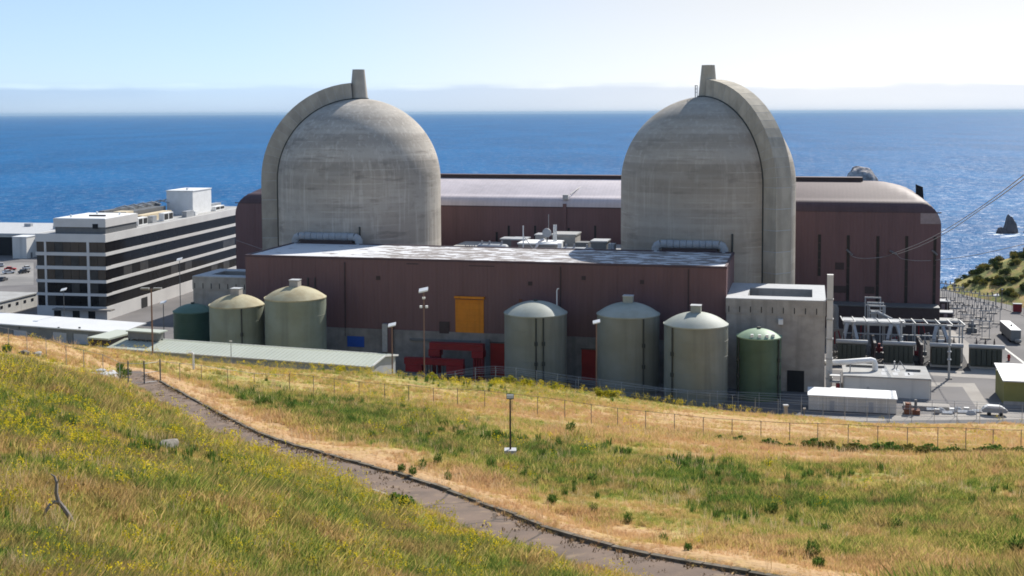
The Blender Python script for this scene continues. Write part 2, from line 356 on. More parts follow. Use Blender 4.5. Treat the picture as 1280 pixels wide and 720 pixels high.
def sea_mat():
    ma = bpy.data.materials.new('ocean'); ma.use_nodes = True; t = ma.node_tree; t.nodes.clear(); o = nn(t, 'ShaderNodeOutputMaterial'); df = nn(t, 'ShaderNodeBsdfDiffuse'); gl = nn(t, 'ShaderNodeBsdfGlossy'); mx = nn(t, 'ShaderNodeMixShader')
    gl.inputs['Roughness'].default_value = .54
    t.links.new(df.outputs[0], mx.inputs[1]); t.links.new(gl.outputs[0], mx.inputs[2]); t.links.new(mx.outputs[0], o.inputs[0])
    g = nn(t, 'ShaderNodeNewGeometry')
    def noi(sc, scale, det, ro=.55):
        mp = nn(t, 'ShaderNodeMapping'); mp.inputs['Scale'].default_value = sc; mp.inputs['Rotation'].default_value = (0, 0, .35)
        t.links.new(g.outputs['Position'], mp.inputs[0])
        n = nn(t, 'ShaderNodeTexNoise'); n.inputs['Scale'].default_value = scale; n.inputs['Detail'].default_value = det; n.inputs['Roughness'].default_value = ro
        t.links.new(mp.outputs[0], n.inputs['Vector']); return n.outputs['Fac']
    big = noi((1, .35, 1), .004, 4); med = noi((1, .6, 1), .05, 5, .65)
    c = mixc(t, ramp(t, big, .35, .65), (.0012, .070, .195), (.002, .092, .245))
    c = mixc(t, math_node(t, 'MULTIPLY', ramp(t, med, .42, .72), .28), c, (.012, .17, .35))
    t.links.new(c, df.inputs[0]); sp_n = noi((.6, 1, 1), .21, 6, .8)
    t.links.new(math_node(t, 'MULTIPLY_ADD', ramp(t, sp_n, .50, .76), .32, .034), mx.inputs[0])
    b1 = nn(t, 'ShaderNodeBump'); b1.inputs['Strength'].default_value = 1.0; b1.inputs['Distance'].default_value = 6.0
    t.links.new(med, b1.inputs['Height'])
    b2 = nn(t, 'ShaderNodeBump'); b2.inputs['Strength'].default_value = 1.0; b2.inputs['Distance'].default_value = 1.6
    t.links.new(noi((1, .8, 1), .45, 3), b2.inputs['Height']); t.links.new(b1.outputs[0], b2.inputs['Normal'])
    t.links.new(b2.outputs[0], gl.inputs['Normal']); return ma
M['sea'] = sea_mat()

def grass_colour(t, dry, rnd, ylw=None):
    """green-to-straw colour from a dryness value, broken up by noise at world positions"""
    g = nn(t, 'ShaderNodeNewGeometry')
    def noi(scale, det=4):
        n = nn(t, 'ShaderNodeTexNoise'); n.inputs['Scale'].default_value = scale; n.inputs['Detail'].default_value = det; n.inputs['Roughness'].default_value = .62
        t.links.new(g.outputs['Position'], n.inputs['Vector']); return n.outputs['Fac']
    a = math_node(t, 'MULTIPLY_ADD', noi(.22), 1.25, -.625); b = math_node(t, 'MULTIPLY_ADD', noi(1.3), .55, -.275)
    d = math_node(t, 'ADD', math_node(t, 'ADD', dry, a), b)
    d = math_node(t, 'MULTIPLY_ADD', d, 1.12, -.13)
    if rnd is not None: d = math_node(t, 'ADD', d, math_node(t, 'MULTIPLY_ADD', rnd, .62, -.30))
    cr = nn(t, 'ShaderNodeValToRGB'); t.links.new(d, cr.inputs[0])
    e = cr.color_ramp.elements; e[0].position = 0; e[0].color = (.082, .140, .030, 1); e[1].position = 1; e[1].color = (.53, .345, .185, 1)
    for p, c in ((.22, (.175, .225, .042)), (.42, (.33, .315, .072)), (.58, (.48, .385, .125)), (.75, (.52, .34, .15))):
        q = e.new(p); q.color = (*c, 1)
    rd = ramp(t, noi(.33), .46, .63)
    return mixc(t, math_node(t, 'MULTIPLY', rd, .50), cr.outputs[0], (.43, .235, .125))

def grass_ground():
    ma = bpy.data.materials.new('meadow_soil'); ma.use_nodes = True; t = ma.node_tree; b = t.nodes['Principled BSDF']
    b.inputs['Roughness'].default_value = .95; b.inputs['Specular IOR Level'].default_value = .1
    at = nn(t, 'ShaderNodeAttribute'); at.attribute_name = 'dry'
    c = grass_colour(t, at.outputs['Fac'], None)
    c = mixc(t, .35, c, (.22, .15, .085)); t.links.new(c, b.inputs['Base Color'])
    n = nn(t, 'ShaderNodeTexNoise'); n.inputs['Scale'].default_value = 2.5; n.inputs['Detail'].default_value = 6
    g = nn(t, 'ShaderNodeNewGeometry'); t.links.new(g.outputs['Position'], n.inputs['Vector'])
    bp = nn(t, 'ShaderNodeBump'); bp.inputs['Strength'].default_value = .7; bp.inputs['Distance'].default_value = .25
    t.links.new(n.outputs['Fac'], bp.inputs['Height']); t.links.new(bp.outputs[0], b.inputs['Normal']); return ma
M['soil'] = grass_ground()

def leafy(name, colf, trans=.4):
    ma = bpy.data.materials.new(name); ma.use_nodes = True; t = ma.node_tree; t.nodes.clear()
    o = nn(t, 'ShaderNodeOutputMaterial'); d = nn(t, 'ShaderNodeBsdfDiffuse'); tr = nn(t, 'ShaderNodeBsdfTranslucent'); mx = nn(t, 'ShaderNodeMixShader')
    mx.inputs[0].default_value = trans; c = colf(t)
    t.links.new(c, d.inputs[0]); t.links.new(c, tr.inputs[0]); t.links.new(d.outputs[0], mx.inputs[1]); t.links.new(tr.outputs[0], mx.inputs[2]); t.links.new(mx.outputs[0], o.inputs[0])
    return ma
def _gc(t):
    at = nn(t, 'ShaderNodeAttribute'); at.attribute_type = 'INSTANCER'; at.attribute_name = 'dry'
    oi = nn(t, 'ShaderNodeObjectInfo'); return grass_colour(t, at.outputs['Fac'], oi.outputs['Random'])
M['grass'] = leafy('grass_blades', _gc, .6)
def noisy(a, b, scale):
    def f(t):
        g = nn(t, 'ShaderNodeNewGeometry'); n = nn(t, 'ShaderNodeTexNoise'); n.inputs['Scale'].default_value = scale; n.inputs['Detail'].default_value = 4
        t.links.new(g.outputs['Position'], n.inputs['Vector']); return mixc(t, ramp(t, n.outputs['Fac'], .35, .65), a, b)
    return f
M['flower'] = leafy('mustard_flowers', noisy((.80, .62, .030), (.52, .43, .03), 1.5), .4)
M['mustard'] = leafy('mustard_leaves', noisy((.42, .36, .025), (.22, .23, .035), 1.2), .4)
M['weed'] = leafy('weed_leaves', noisy((.065, .125, .024), (.12, .185, .04), 2.0), .4)
M['shrub'] = leafy('shrub_leaves', noisy((.028, .045, .014), (.075, .088, .022), .35), .25)
M['shrub_yellow'] = leafy('shrub_leaves_yellow', noisy((.15, .15, .03), (.21, .16, .05), .35), .3)

# ================================================================ THE SETTING
SEA_Z = -26.0
# sea: one sheet to the horizon, finer cells are not needed (waves are relief of the material)
kind(MB().add([(-90000, 60, SEA_Z), (90000, 60, SEA_Z), (90000, 90000, SEA_Z), (-90000, 90000, SEA_Z)], [(0, 1, 2, 3)]).build('sea', M['sea']), 'structure')

# plant yard: a level plateau ending in a low sea cliff
coast = [(-420, 640), (-330, 690), (-280, 672), (-215, 640), (-150, 560), (-60, 500), (20, 480), (90, 455), (128, 436), (146, 424), (151, 417), (230, 437), (330, 465), (420, 490)]
yard = [(-420, 200), (420, 200)] + coast[::-1]
kind(MB().slab(yard, -1.5, 0).build('yard', M['asphalt']), 'structure')
cl = MB()
for lvl, (z0, z1, o0, o1) in enumerate(((-1.2, -9, 1, 7), (-9, -17, 7, 12), (-17, -28, 12, 24))):
    vs, fs = [], []
    for z, off in ((z0, o0), (z1, o1)):
        for i, (x, y) in enumerate(coast):
            w = off*(.6+.8*((i*37 + lvl*13) % 7)/7)
            vs.append((x+w*.2, y+w-3, z))
    n = len(coast); fs = [(i, i+1, n+i+1, n+i) for i in range(n-1)]; cl.add(vs, fs)
kind(cl.build('sea_cliff', M['cliff']), 'structure')

# ---- hillside: heights given at points (photo column/row and the distance at which the slope lies there)
CP = [(0,720,20),(160,720,26),(320,720,31),(480,720,37),(640,718,43),
      (0,650,27),(120,640,31),(260,640,36),(400,660,42),(520,680,47),
      (0,560,44),(120,560,50),(210,560,56),(330,600,57),(430,630,58),(560,688,53),
      (0,490,72),(90,500,78),(190,540,76),(300,572,75),(30,455,98),(110,480,104),(165,505,106),
      (0,434,146),(34,440,146),(83,457,145),(129,468,144),(0,421,170),(110,443,178),(190,455,178),
      (239,478,150),(300,484,160),(362,490,168),(481,503,166),(606,513,160),(720,528,152),(807,539,146),(930,551,137),(1060,559,132),(1172,562,129),(1276,565,127),
      (270,478,168),(638,574,90),(520,552,98),(420,520,118),(760,590,84),(880,600,84),(1000,603,86),(1130,603,88),(1280,603,90),
      (700,632,66),(820,648,63),(940,660,62),(1080,670,61),(1280,662,66),(900,690,50.5),(1010,712,46),(1130,716,49),(1280,720,52),
      (610,615,65),(470,560,86),
      (5,420,172),(60,428,175),(120,437,182),(5,442,262),(60,448,262),(120,450,258),(180,447,200),(180,452,245),
      (240,453,200),(240,457,240),(300,461,200),(300,463,240),(360,469,200),(360,467,240),(490,481,200),(490,473,240),(560,491,200),(560,480,240),
      (640,498,200),(640,485,240),(760,507,200),(760,496,240),(900,521,200),(900,514,235),(1100,540,200),(1100,529,235),(1270,546,200),(1270,530,235),(240,459,251),(330,466,250),(410,472,247),(470,478,244),(200,470,268),(260,476,266),(340,486,262),(420,494,258),(480,500,254)]
pts = [atY(x, y, D) for x, y, D in CP]
# far slope down to the yard, and ground outside the view
pts += [W(u, v, z) for u, v, z in ((-150,-40,.5),(-120,-64,1.2),(-98,-74,2.4),(-70,-78,4.2),(-40,-79,4.2),(-15,-79,2.6),(10,-80,1.0),(30,-80,.3),(50,-79,.2),(75,-77,.2),(110,-78,.2),(160,-72,.2),
                                   (-150,-24,-3),(-100,-59,-2.5),(-60,-63,-3),(-20,-65,-3),(20,-66,-3),(60,-64,-3),(110,-60,-3),(160,-50,-4))]
pts += [np.array(p) for p in ((0,0,59.0),(-12,4,60),(8,8,57.5),(10,-20,64),(-40,-20,72),(-60,20,66),(-80,60,56),(-95,110,45),(-120,150,37),(-130,200,22),(-140,260,6),(30,20,52.5),(45,10,56),(60,40,46),(90,60,43),(110,110,30),(130,160,17),(140,200,6),(60,-20,63),(110,10,54))]
pts = np.array(pts)
PATH_PX = [(160,464,163),(185,480,143),(236,510,117),(300,546,97),(366,569,86),(446,592,76),(520,617,67.5),(600,650,58.5),(700,689,51.3),(850,721,45.5),(1000,750,41.5),(1120,774,38.5)]
pth = np.array([atY(x, y, D) for x, y, D in PATH_PX])
def catmull(P, n=12):
    P = np.array(P); out = []
    for i in range(len(P)-1):
        p0, p1, p2, p3 = P[max(i-1, 0)], P[i], P[i+1], P[min(i+2, len(P)-1)]
        for k in range(n):
            t = k/n; out.append(.5*((2*p1)+(-p0+p2)*t+(2*p0-5*p1+4*p2-p3)*t*t+(-p0+3*p1-3*p2+p3)*t**3))
    out.append(P[-1]); return np.array(out)
pc = catmull(pth)
for _ in range(12): pc[1:-1] = .25*pc[:-2]+.5*pc[1:-1]+.25*pc[2:]
def tps(P, Z, lam=.6):
    n = len(P); d = np.hypot(P[:, None, 0]-P[None, :, 0], P[:, None, 1]-P[None, :, 1]); K = np.where(d > 0, d*d*np.log(d+1e-9), 0)+lam*np.eye(n)*20
    A = np.zeros((n+3, n+3)); A[:n, :n] = K; A[:n, n] = 1; A[:n, n+1:] = P; A[n, :n] = 1; A[n+1:, :n] = P.T
    return np.linalg.solve(A, np.r_[Z, 0, 0, 0])
allp = np.vstack([pts, pc[::10]])
PXY = allp[:, :2]; TW = tps(PXY, allp[:, 2])
def fbm(x, y):
    s = 0
    for a, k, ph in ((.30, .11, 0), (.2, .23, 2.1), (.13, .51, 4.4), (.08, 1.1, 1.3), (.05, 2.3, 5.2)):
        s = s+a*np.sin(k*x*1.1+ph+1.7*np.sin(k*y*.7+ph))*np.cos(k*y*.9-ph+1.3*np.sin(k*x*.6+2*ph))
    return s
def h_raw(x, y):
    x = np.asarray(x, float); y = np.asarray(y, float); sh = x.shape; x = x.ravel(); y = y.ravel()
    out = np.zeros(len(x))
    for i in range(0, len(x), 20000):
        xs, ys = x[i:i+20000], y[i:i+20000]
        d2 = (xs[:, None]-PXY[None, :, 0])**2+(ys[:, None]-PXY[None, :, 1])**2
        out[i:i+20000] = (.5*d2*np.log(d2+1e-12))@TW[:-3]+TW[-3]+xs*TW[-2]+ys*TW[-1]
    return (out+.45*fbm(x, y)).reshape(sh)
PW = 1.52                                   # half width of the path
def path_near(x, y):
    """distance to the path's middle line and its height there"""
    x = np.asarray(x, float).ravel(); y = np.asarray(y, float).ravel(); D = np.full(len(x), 1e9); Zp = np.zeros(len(x)); S = np.zeros(len(x))
    for i in range(len(pc)-1):
        a, b = pc[i], pc[i+1]; dx, dy = b[0]-a[0], b[1]-a[1]; L = dx*dx+dy*dy
        t = np.clip(((x-a[0])*dx+(y-a[1])*dy)/L, 0, 1); d = np.hypot(x-a[0]-t*dx, y-a[1]-t*dy); k = d < D
        D[k] = d[k]; Zp[k] = (a[2]+t*(b[2]-a[2]))[k]; S[k] = np.sign((x-a[0])*dy-(y-a[1])*dx)[k]
    return D, Zp, S
def height(x, y, under=True):
    x = np.asarray(x, float); sh = x.shape; z = h_raw(x, y).ravel(); d, zp, s = path_near(x, y)
    f = np.clip((d-PW-.4)/3.2, 0, 1); f = f*f*(3-2*f)
    flat = zp+np.where(d > PW+.1, .14, -.22 if under else 0)
    return np.where(d < PW+3.8, flat*(1-f)+z*f, z).reshape(sh)
def ground(px, py):                          # where the line of sight through a photo pixel meets the hillside
    d = ray(px, py); D = np.concatenate([np.arange(8, 90, .35), np.arange(90, 330, 1.0)]); q = EYE+d*(D/d[1])[:, None]
    k = np.nonzero(q[:, 2] <= height(q[:, 0], q[:, 1], False))[0]
    if not len(k): return None
    p = q[k[0]].copy(); p[2] = float(height(p[0], p[1], False)); return p
def onland(x, y): return np.array([x, y, max(0, float(height(np.array([x]), np.array([y]), False)[0]))])

# dryness of the grass (0 green .. 1 straw) and mustard in flower, at places on the slope
VEG = [(0,640,.42,.3),(80,600,.40,.5),(40,560,.30,.7),(200,560,.36,.6),(120,520,.34,.3),(60,480,.40,.2),(150,500,.48,.1),(20,690,.35,.25),(120,690,.58,.1),(60,650,.66,.1),(220,640,.40,.1),(200,690,.50,.1),(300,690,.40,.1),(300,620,.34,.35),(260,580,.36,.5),(400,650,.30,.3),(400,600,.42,.5),(340,580,.5,.3),(500,660,.38,.7),(600,690,.36,.7),(640,700,.34,.9),(440,700,.26,.3),(540,715,.28,.2),(330,560,.55,.2),
       (20,430,.82,0),(100,450,.85,0),(160,462,.80,0),(60,460,.55,.1),(215,470,.55,.1),(240,462,.62,.2),(300,475,.45,.3),(300,500,.20,.0),(240,490,.62,.0),(360,510,.22,.0),(330,530,.70,0),(420,500,.42,.1),(400,480,.60,.35),(470,490,.62,.3),(560,500,.66,.2),(460,530,.22,0),(520,560,.24,0),(470,575,.80,0),(560,595,.66,0),(560,540,.38,.05),(600,560,.30,.1),(640,600,.36,.1),(620,625,.62,0),(700,650,.76,0),(780,668,.84,0),(860,690,.84,0),(950,712,.82,0),
       (640,505,.70,.1),(640,480,.45,.8),(560,478,.42,.8),(720,490,.45,.8),(820,500,.55,.5),(700,520,.78,0),(800,525,.82,0),(900,530,.84,0),(1000,535,.84,0),(1100,540,.82,.02),(1270,545,.76,.05),(1180,540,.74,.05),(690,545,.62,0),(760,545,.82,0),
       (700,560,.30,0),(760,580,.32,.05),(740,600,.30,.05),(850,585,.26,0),(900,600,.20,0),(860,565,.72,0),(960,570,.86,0),(1080,572,.84,0),(1200,575,.74,0),(1280,590,.50,.05),(1000,592,.30,.05),(1100,605,.50,.02),(1060,610,.45,.1),(1180,590,.62,0),(1000,640,.28,.05),(900,630,.30,0),(840,620,.40,0),(1100,640,.24,0),(1200,620,.44,0),(1280,640,.34,0),(800,640,.56,0),(960,660,.42,0),(1040,680,.55,0),(1120,690,.58,0),(1200,680,.40,0),(1280,700,.55,0),(880,655,.50,0),(1000,710,.72,0),(1180,712,.6,0)]
vp, vv = [], []
for x, y, d, f in VEG:
    p = ground(x, y)
    if p is not None: vp.append(p[:2]); vv.append((d, f))
vp = np.array(vp); vv = np.array(vv)
def veg(x, y):
    x = np.asarray(x, float).ravel(); y = np.asarray(y, float).ravel(); out = np.zeros((len(x), 2))
    lp = np.c_[np.arctan2(vp[:, 0], vp[:, 1])*9, np.log(np.hypot(vp[:, 0], vp[:, 1]))*9]     # spacing of the places grows with distance
    for i in range(0, len(x), 20000):
        lx = np.c_[np.arctan2(x[i:i+20000], y[i:i+20000])*9, np.log(np.hypot(x[i:i+20000], y[i:i+20000])+1e-6)*9]
        w = 1/(((lx[:, None]-lp[None])**2).sum(2)+.03)**2
        out[i:i+20000] = (w@vv)/w.sum(1)[:, None]
    d, _, s = path_near(x, y)
    k = (s < 0) & (d < 7.5) if PATH_SIDE < 0 else (s > 0) & (d < 7.5)
    out[k, 0] = np.maximum(out[k, 0], .92-.07*np.maximum(0, d[k]-4.2)); out[k, 1] *= .2
    return out
# which sign is the right-hand (downhill) side of the path
_t = pc[len(pc)//2+1]-pc[len(pc)//2]; _n = np.array([_t[1], -_t[0]]); _q = pc[len(pc)//2][:2]+_n/np.linalg.norm(_n)*3
PATH_SIDE = 1 if path_near([_q[0]], [_q[1]])[2][0] > 0 else -1
if _q[0] < pc[len(pc)//2][0]: PATH_SIDE = -PATH_SIDE

ys = [-28.0]
while ys[-1] < 318: ys.append(ys[-1]+max(.7, min(2.4, abs(ys[-1])*.014)))
xs = [0.0]
while xs[-1] < 150: xs.append(xs[-1]+max(.7, min(3.0, xs[-1]*.03)))
xs = np.array([-x for x in xs[:0:-1]]+xs); ys = np.array(ys)
X, Y = np.meshgrid(xs, ys); Zt = height(X, Y)
nx, ny = len(xs), len(ys); idx = np.arange(nx*ny).reshape(ny, nx)
fq = np.stack([idx[:-1, :-1], idx[:-1, 1:], idx[1:, 1:], idx[1:, :-1]], -1).reshape(-1, 4)
zq = Zt.ravel()[fq].max(1); fq = fq[zq > -.6]
me = bpy.data.meshes.new('hillside'); me.from_pydata(np.c_[X.ravel(), Y.ravel(), Zt.ravel()].tolist(), [], fq.tolist())
at = me.attributes.new('dry', 'FLOAT', 'POINT'); at.data.foreach_set('value', veg(X, Y)[:, 0].astype(np.float32))
me.polygons.foreach_set('use_smooth', [True]*len(me.polygons)); me.materials.append(M['soil'])
hill = bpy.data.objects.new('hillside', me); COL.objects.link(hill); kind(hill, 'structure')

# path with its broken kerbs
pm = MB(); vs, fs = [], []; tang = np.gradient(pc[:, :2], axis=0); tang /= np.linalg.norm(tang, axis=1)[:, None]; nrm = np.c_[tang[:, 1], -tang[:, 0]]
W5 = (-1, -.5, 0, .5, 1)
for i, p in enumerate(pc):
    for k in W5:
        w = PW+.12*sin(i*1.7)+.08*sin(i*.6); vs.append((p[0]+nrm[i, 0]*k*w, p[1]+nrm[i, 1]*k*w, p[2]+.02*(1-k*k)))
for i in range(len(pc)-1):
    for k in range(4): fs.append((i*5+k, i*5+k+1, i*5+k+6, i*5+k+5))
pathob = kind(pm.add(vs, fs).build('path', M['path'], None, 60), 'structure')
cum = np.r_[0, np.cumsum(np.linalg.norm(np.diff(pc[:, :2], axis=0), axis=1))]
def along(s): return np.array([np.interp(s, cum, pc[:, k]) for k in range(3)]), np.array([np.interp(s, cum, nrm[:, k]) for k in range(2)]), np.array([np.interp(s, cum, tang[:, k]) for k in range(2)])
right_n = 1 if (pc[len(pc)//2][:2]+nrm[len(pc)//2]*3)[0] > pc[len(pc)//2][0] else -1
for side, mt in ((right_n, M['kerb']), (-right_n, M['kerb_pale'])):
    s = 20.0 if side == right_n else 34.0
    while s < cum[-1]-2:
        L = random.uniform(2.0, 3.4)
        if side != right_n and random.random() < .35: s += L; continue        # the near kerb is half lost
        vs = []
        for q in (s, s+L-.07):
            p, n_, t_ = along(q); j = random.uniform(-.05, .05)
            for off, zz in ((PW-.02+j, -.2), (PW+.20+j, -.2), (PW+.20+j, .17+j*.6), (PW-.02+j, .15+j*.6)):
                vs.append((p[0]+n_[0]*off*side, p[1]+n_[1]*off*side, p[2]+zz))
        MB().add(vs, [(0,1,2,3),(7,6,5,4),(0,4,5,1),(1,5,6,2),(2,6,7,3),(3,7,4,0)]).build('kerb_stone', mt, pathob)
        s += L

# ---- grass: clumps of blades on points spread over the slope
def clump(nb, h, spread, seed, bw=.02, droop=.35):
    r = random.Random(seed); b = MB()
    for _ in range(nb):
        a = r.uniform(0, 2*pi); rr = spread*sqrt(r.random()); x, y = rr*cos(a), rr*sin(a); hh = h*r.uniform(.5, 1.1); l = r.uniform(.05, droop)*hh; la = r.uniform(0, 2*pi)
        w = bw*r.uniform(.7, 1.4); wa = r.uniform(0, pi); wx, wy = w*cos(wa), w*sin(wa)
        mx, my = x+.4*l*cos(la), y+.4*l*sin(la)
        b.add([(x-wx, y-wy, -.05), (x+wx, y+wy, -.05), (mx+wx*.8, my+wy*.8, hh*.6), (mx-wx*.8, my-wy*.8, hh*.6), (x+l*cos(la), y+l*sin(la), hh)], [(0,1,2,3), (3,2,4)])
    return b
src = bpy.data.collections.new('clump_sources')
def source(mb, name, mt, coll):
    o = bpy.data.objects.new(name, mb.mesh(name, mt)); coll.objects.link(o); return o
g_src = bpy.data.collections.new('grass_sources'); f_src = bpy.data.collections.new('flower_sources')
for k in range(4): source(clump(20, .40, .24, 10+k, .011, .75), 'grass_clump', M['grass'], g_src)
def flower_clump(seed):
    r = random.Random(seed); b = MB()
    for _ in range(12):
        a = r.uniform(0, 2*pi); rr = .3*sqrt(r.random()); x, y = rr*cos(a), rr*sin(a); h = r.uniform(.45, .95)
        for q in range(4):
            cx, cy, cz = x+r.uniform(-.05, .05), y+r.uniform(-.05, .05), h+r.uniform(-.14, .05); s_ = r.uniform(.018, .032); t_ = r.uniform(-.7, .7); p_ = r.uniform(0, pi)
            ax = Vector((cos(p_), sin(p_), t_*.5)).normalized()*s_; ay = Vector((-sin(p_)*.6, cos(p_)*.6, .8)).normalized()*s_; c_ = Vector((cx, cy, cz))
            b.add([tuple(c_-ax), tuple(c_-ay), tuple(c_+ax), tuple(c_+ay)], [(0,1,2,3)])
    return b
for k in range(3): source(flower_clump(40+k), 'flower_clump', M['flower'], f_src)

def scatter(name, P, dry, scale, coll):
    me = bpy.data.meshes.new(name); me.vertices.add(len(P)); me.vertices.foreach_set('co', P.astype(np.float32).ravel())
    for nme, arr in (('dry', dry), ('size', scale), ('turn', rng.uniform(0, 6.28, len(P)))):
        a = me.attributes.new(nme, 'FLOAT', 'POINT'); a.data.foreach_set('value', np.asarray(arr, np.float32))
    o = bpy.data.objects.new(name, me); COL.objects.link(o)
    ng = bpy.data.node_groups.new(name, 'GeometryNodeTree'); ng.interface.new_socket('Geometry', in_out='INPUT', socket_type='NodeSocketGeometry'); ng.interface.new_socket('Geometry', in_out='OUTPUT', socket_type='NodeSocketGeometry')
    i_, o_ = ng.nodes.new('NodeGroupInput'), ng.nodes.new('NodeGroupOutput'); ip = ng.nodes.new('GeometryNodeInstanceOnPoints'); ci = ng.nodes.new('GeometryNodeCollectionInfo')
    ci.inputs['Collection'].default_value = coll; ci.inputs['Separate Children'].default_value = True; ci.inputs['Reset Children'].default_value = True
    ip.inputs['Pick Instance'].default_value = True
    def att(nme):
        a = ng.nodes.new('GeometryNodeInputNamedAttribute'); a.data_type = 'FLOAT'; a.inputs[0].default_value = nme; return a.outputs[0]
    cx = ng.nodes.new('ShaderNodeCombineXYZ'); ng.links.new(att('turn'), cx.inputs[2]); e2r = ng.nodes.new('FunctionNodeEulerToRotation'); ng.links.new(cx.outputs[0], e2r.inputs[0])
    ng.links.new(i_.outputs[0], ip.inputs['Points']); ng.links.new(ci.outputs[0], ip.inputs['Instance']); ng.links.new(e2r.outputs[0], ip.inputs['Rotation']); ng.links.new(att('size'), ip.inputs['Scale'])
    ng.links.new(ip.outputs[0], o_.inputs[0]); md = o.modifiers.new('scatter', 'NODES'); md.node_group = ng
    return kind(o, 'stuff')

def scatter_points(n, a0, a1, d0, d1):
    ang = rng.uniform(a0, a1, n); D = np.exp(rng.uniform(math.log(d0), math.log(d1), n)); x = D*np.sin(ang); y = D*np.cos(ang)
    keep = (np.abs(x) < 145) & (y < 312); return x[keep], y[keep]
N_GRASS = 330000
x, y = scatter_points(N_GRASS, radians(-33), radians(33), 11, 300)
z = height(x, y, False); dpath, _, sd = path_near(x, y); vg = veg(x, y)
keep = (z > .35) & (dpath > PW+.25)
# thin, short grass beside the path and on the worn tan strips
worn = np.clip((vg[:, 0]-.72)/.16, 0, 1)
keep &= rng.uniform(0, 1, len(x)) > worn*.55*(dpath < 8)
D = np.hypot(x, y); size = np.minimum(.55+.0125*D, 1.9)*rng.uniform(.6, 1.35, len(x))*(1-.45*worn)
size *= np.where(dpath < PW+2.5, .55, 1)
bank = np.clip(1.25-D/260, .55, 1)
pn = fbm(x*2.9+3, y*2.9+8)/.3; pm = fbm(x*.9-7, y*.9+2)/.3
size *= np.clip(.95+.42*pm+.25*pn, .4, 1.7)
keep &= rng.uniform(0, 1, len(x)) > np.clip((vg[:, 0]-.42)*2.2, 0, .8)*np.clip(.2-pn, 0, 1)            # worn, thin patches where it is dry
keep |= (z > .35) & (dpath > PW-.35*rng.uniform(0, 1, len(x))**2) & (dpath < PW+.5) & (pm > -.2)        # tufts that overgrow the path's edge
scatter('grass', np.c_[x, y, z-.03][keep], vg[keep, 0]+rng.normal(0, .05, keep.sum()), (size*bank)[keep], g_src)
s_src = bpy.data.collections.new('stalk_sources')
M['stalk'] = leafy('dry_stalks', noisy((.62, .48, .30), (.48, .33, .17), 1.0), .4)
for k in range(3): source(clump(7, .80, .22, 110+k, .009, .55), 'stalk_clump', M['stalk'], s_src)
x, y = scatter_points(30000, radians(-33), radians(33), 14, 260)
z = height(x, y, False); dpath, _, sd = path_near(x, y); vg = veg(x, y); pat = fbm(x*1.9-14, y*1.9+6)/.3
keep = (z > .35) & (dpath > PW+.4) & (rng.uniform(0, 1, len(x)) < np.clip(.15+.5*pat, .03, .6))
D = np.hypot(x, y)
scatter('dry_stalks', np.c_[x, y, z][keep], vg[keep, 0], (np.minimum(.55+.007*D, 1.5)*rng.uniform(.6, 1.2, len(x)))[keep], s_src)
x, y = scatter_points(120000, radians(-33), radians(33), 13, 300)
z = height(x, y, False); dpath, _, sd = path_near(x, y); vg = veg(x, y)
pat = .5+.5*fbm(x*1.7+30, y*1.7)/.35; D0 = np.hypot(x, y)
keep = (z > .35) & (dpath > PW+.5) & (rng.uniform(0, 1, len(x)) < np.clip(vg[:, 1]*pat*.8, 0, 1)*np.clip(D0/45, .30, 1)*.58)
D = np.hypot(x, y)
scatter('mustard_flowers', np.c_[x, y, z][keep], vg[keep, 0], (np.minimum(.30+.013*D, 1.7)*rng.uniform(.6, 1.2, len(x)))[keep], f_src)

w_src = bpy.data.collections.new('tall_weed_sources')
for k in range(3): source(clump(22, .62, .17, 70+k, .022, .25), 'tall_weed_clump', M['weed'], w_src)
x, y = scatter_points(48000, radians(-33), radians(33), 18, 230)
z = height(x, y, False); dpath, _, sd = path_near(x, y); vg = veg(x, y); pat = fbm(x*2.3+11, y*2.3-5)
keep = (z > .35) & (dpath > PW+1.2) & (rng.uniform(0, 1, len(x)) < np.clip(1.15-2.1*vg[:, 0], .0, 1)*np.clip(.35+2.2*pat, .02, 1)) & ((x > pc[len(pc)//2][0]-60))
D = np.hypot(x, y)
scatter('tall_weeds', np.c_[x, y, z-.05][keep], vg[keep, 0], (np.minimum(.5+.0085*D, 1.7)*rng.uniform(.5, 1.25, len(x)))[keep], w_src)

M['litter'] = leafy('path_litter', noisy((.30, .20, .11), (.10, .075, .05), 3.0), .2)
l_src = bpy.data.collections.new('litter_sources')
for k in range(3): source(clump(10, .07, .22, 140+k, .016, 1.6), 'litter_clump', M['litter'], l_src)
n = 1500; sx = rng.uniform(8, cum[-1]-3, n); off = np.where(rng.uniform(0, 1, n) < .7, right_n*(PW-rng.exponential(.28, n)), rng.uniform(-PW, PW, n)); P = np.array([np.r_[along(a)[0][:2]+along(a)[1]*b, along(a)[0][2]+.02] for a, b in zip(sx, off)])
pk = (np.abs(off) < PW) & (rng.uniform(0, 1, n) < np.clip(.5+1.6*fbm(P[:, 0]*2, P[:, 1]*2), .05, 1))
scatter('path_litter', P[pk], np.zeros(pk.sum()), rng.uniform(.5, 1.7, pk.sum()), l_src)

# ================================================================ BUILDINGS
def plant(name, label, cat, u, v, z=0., group=None): return thing(name, label, cat, W(u, v, z), -PH, group)

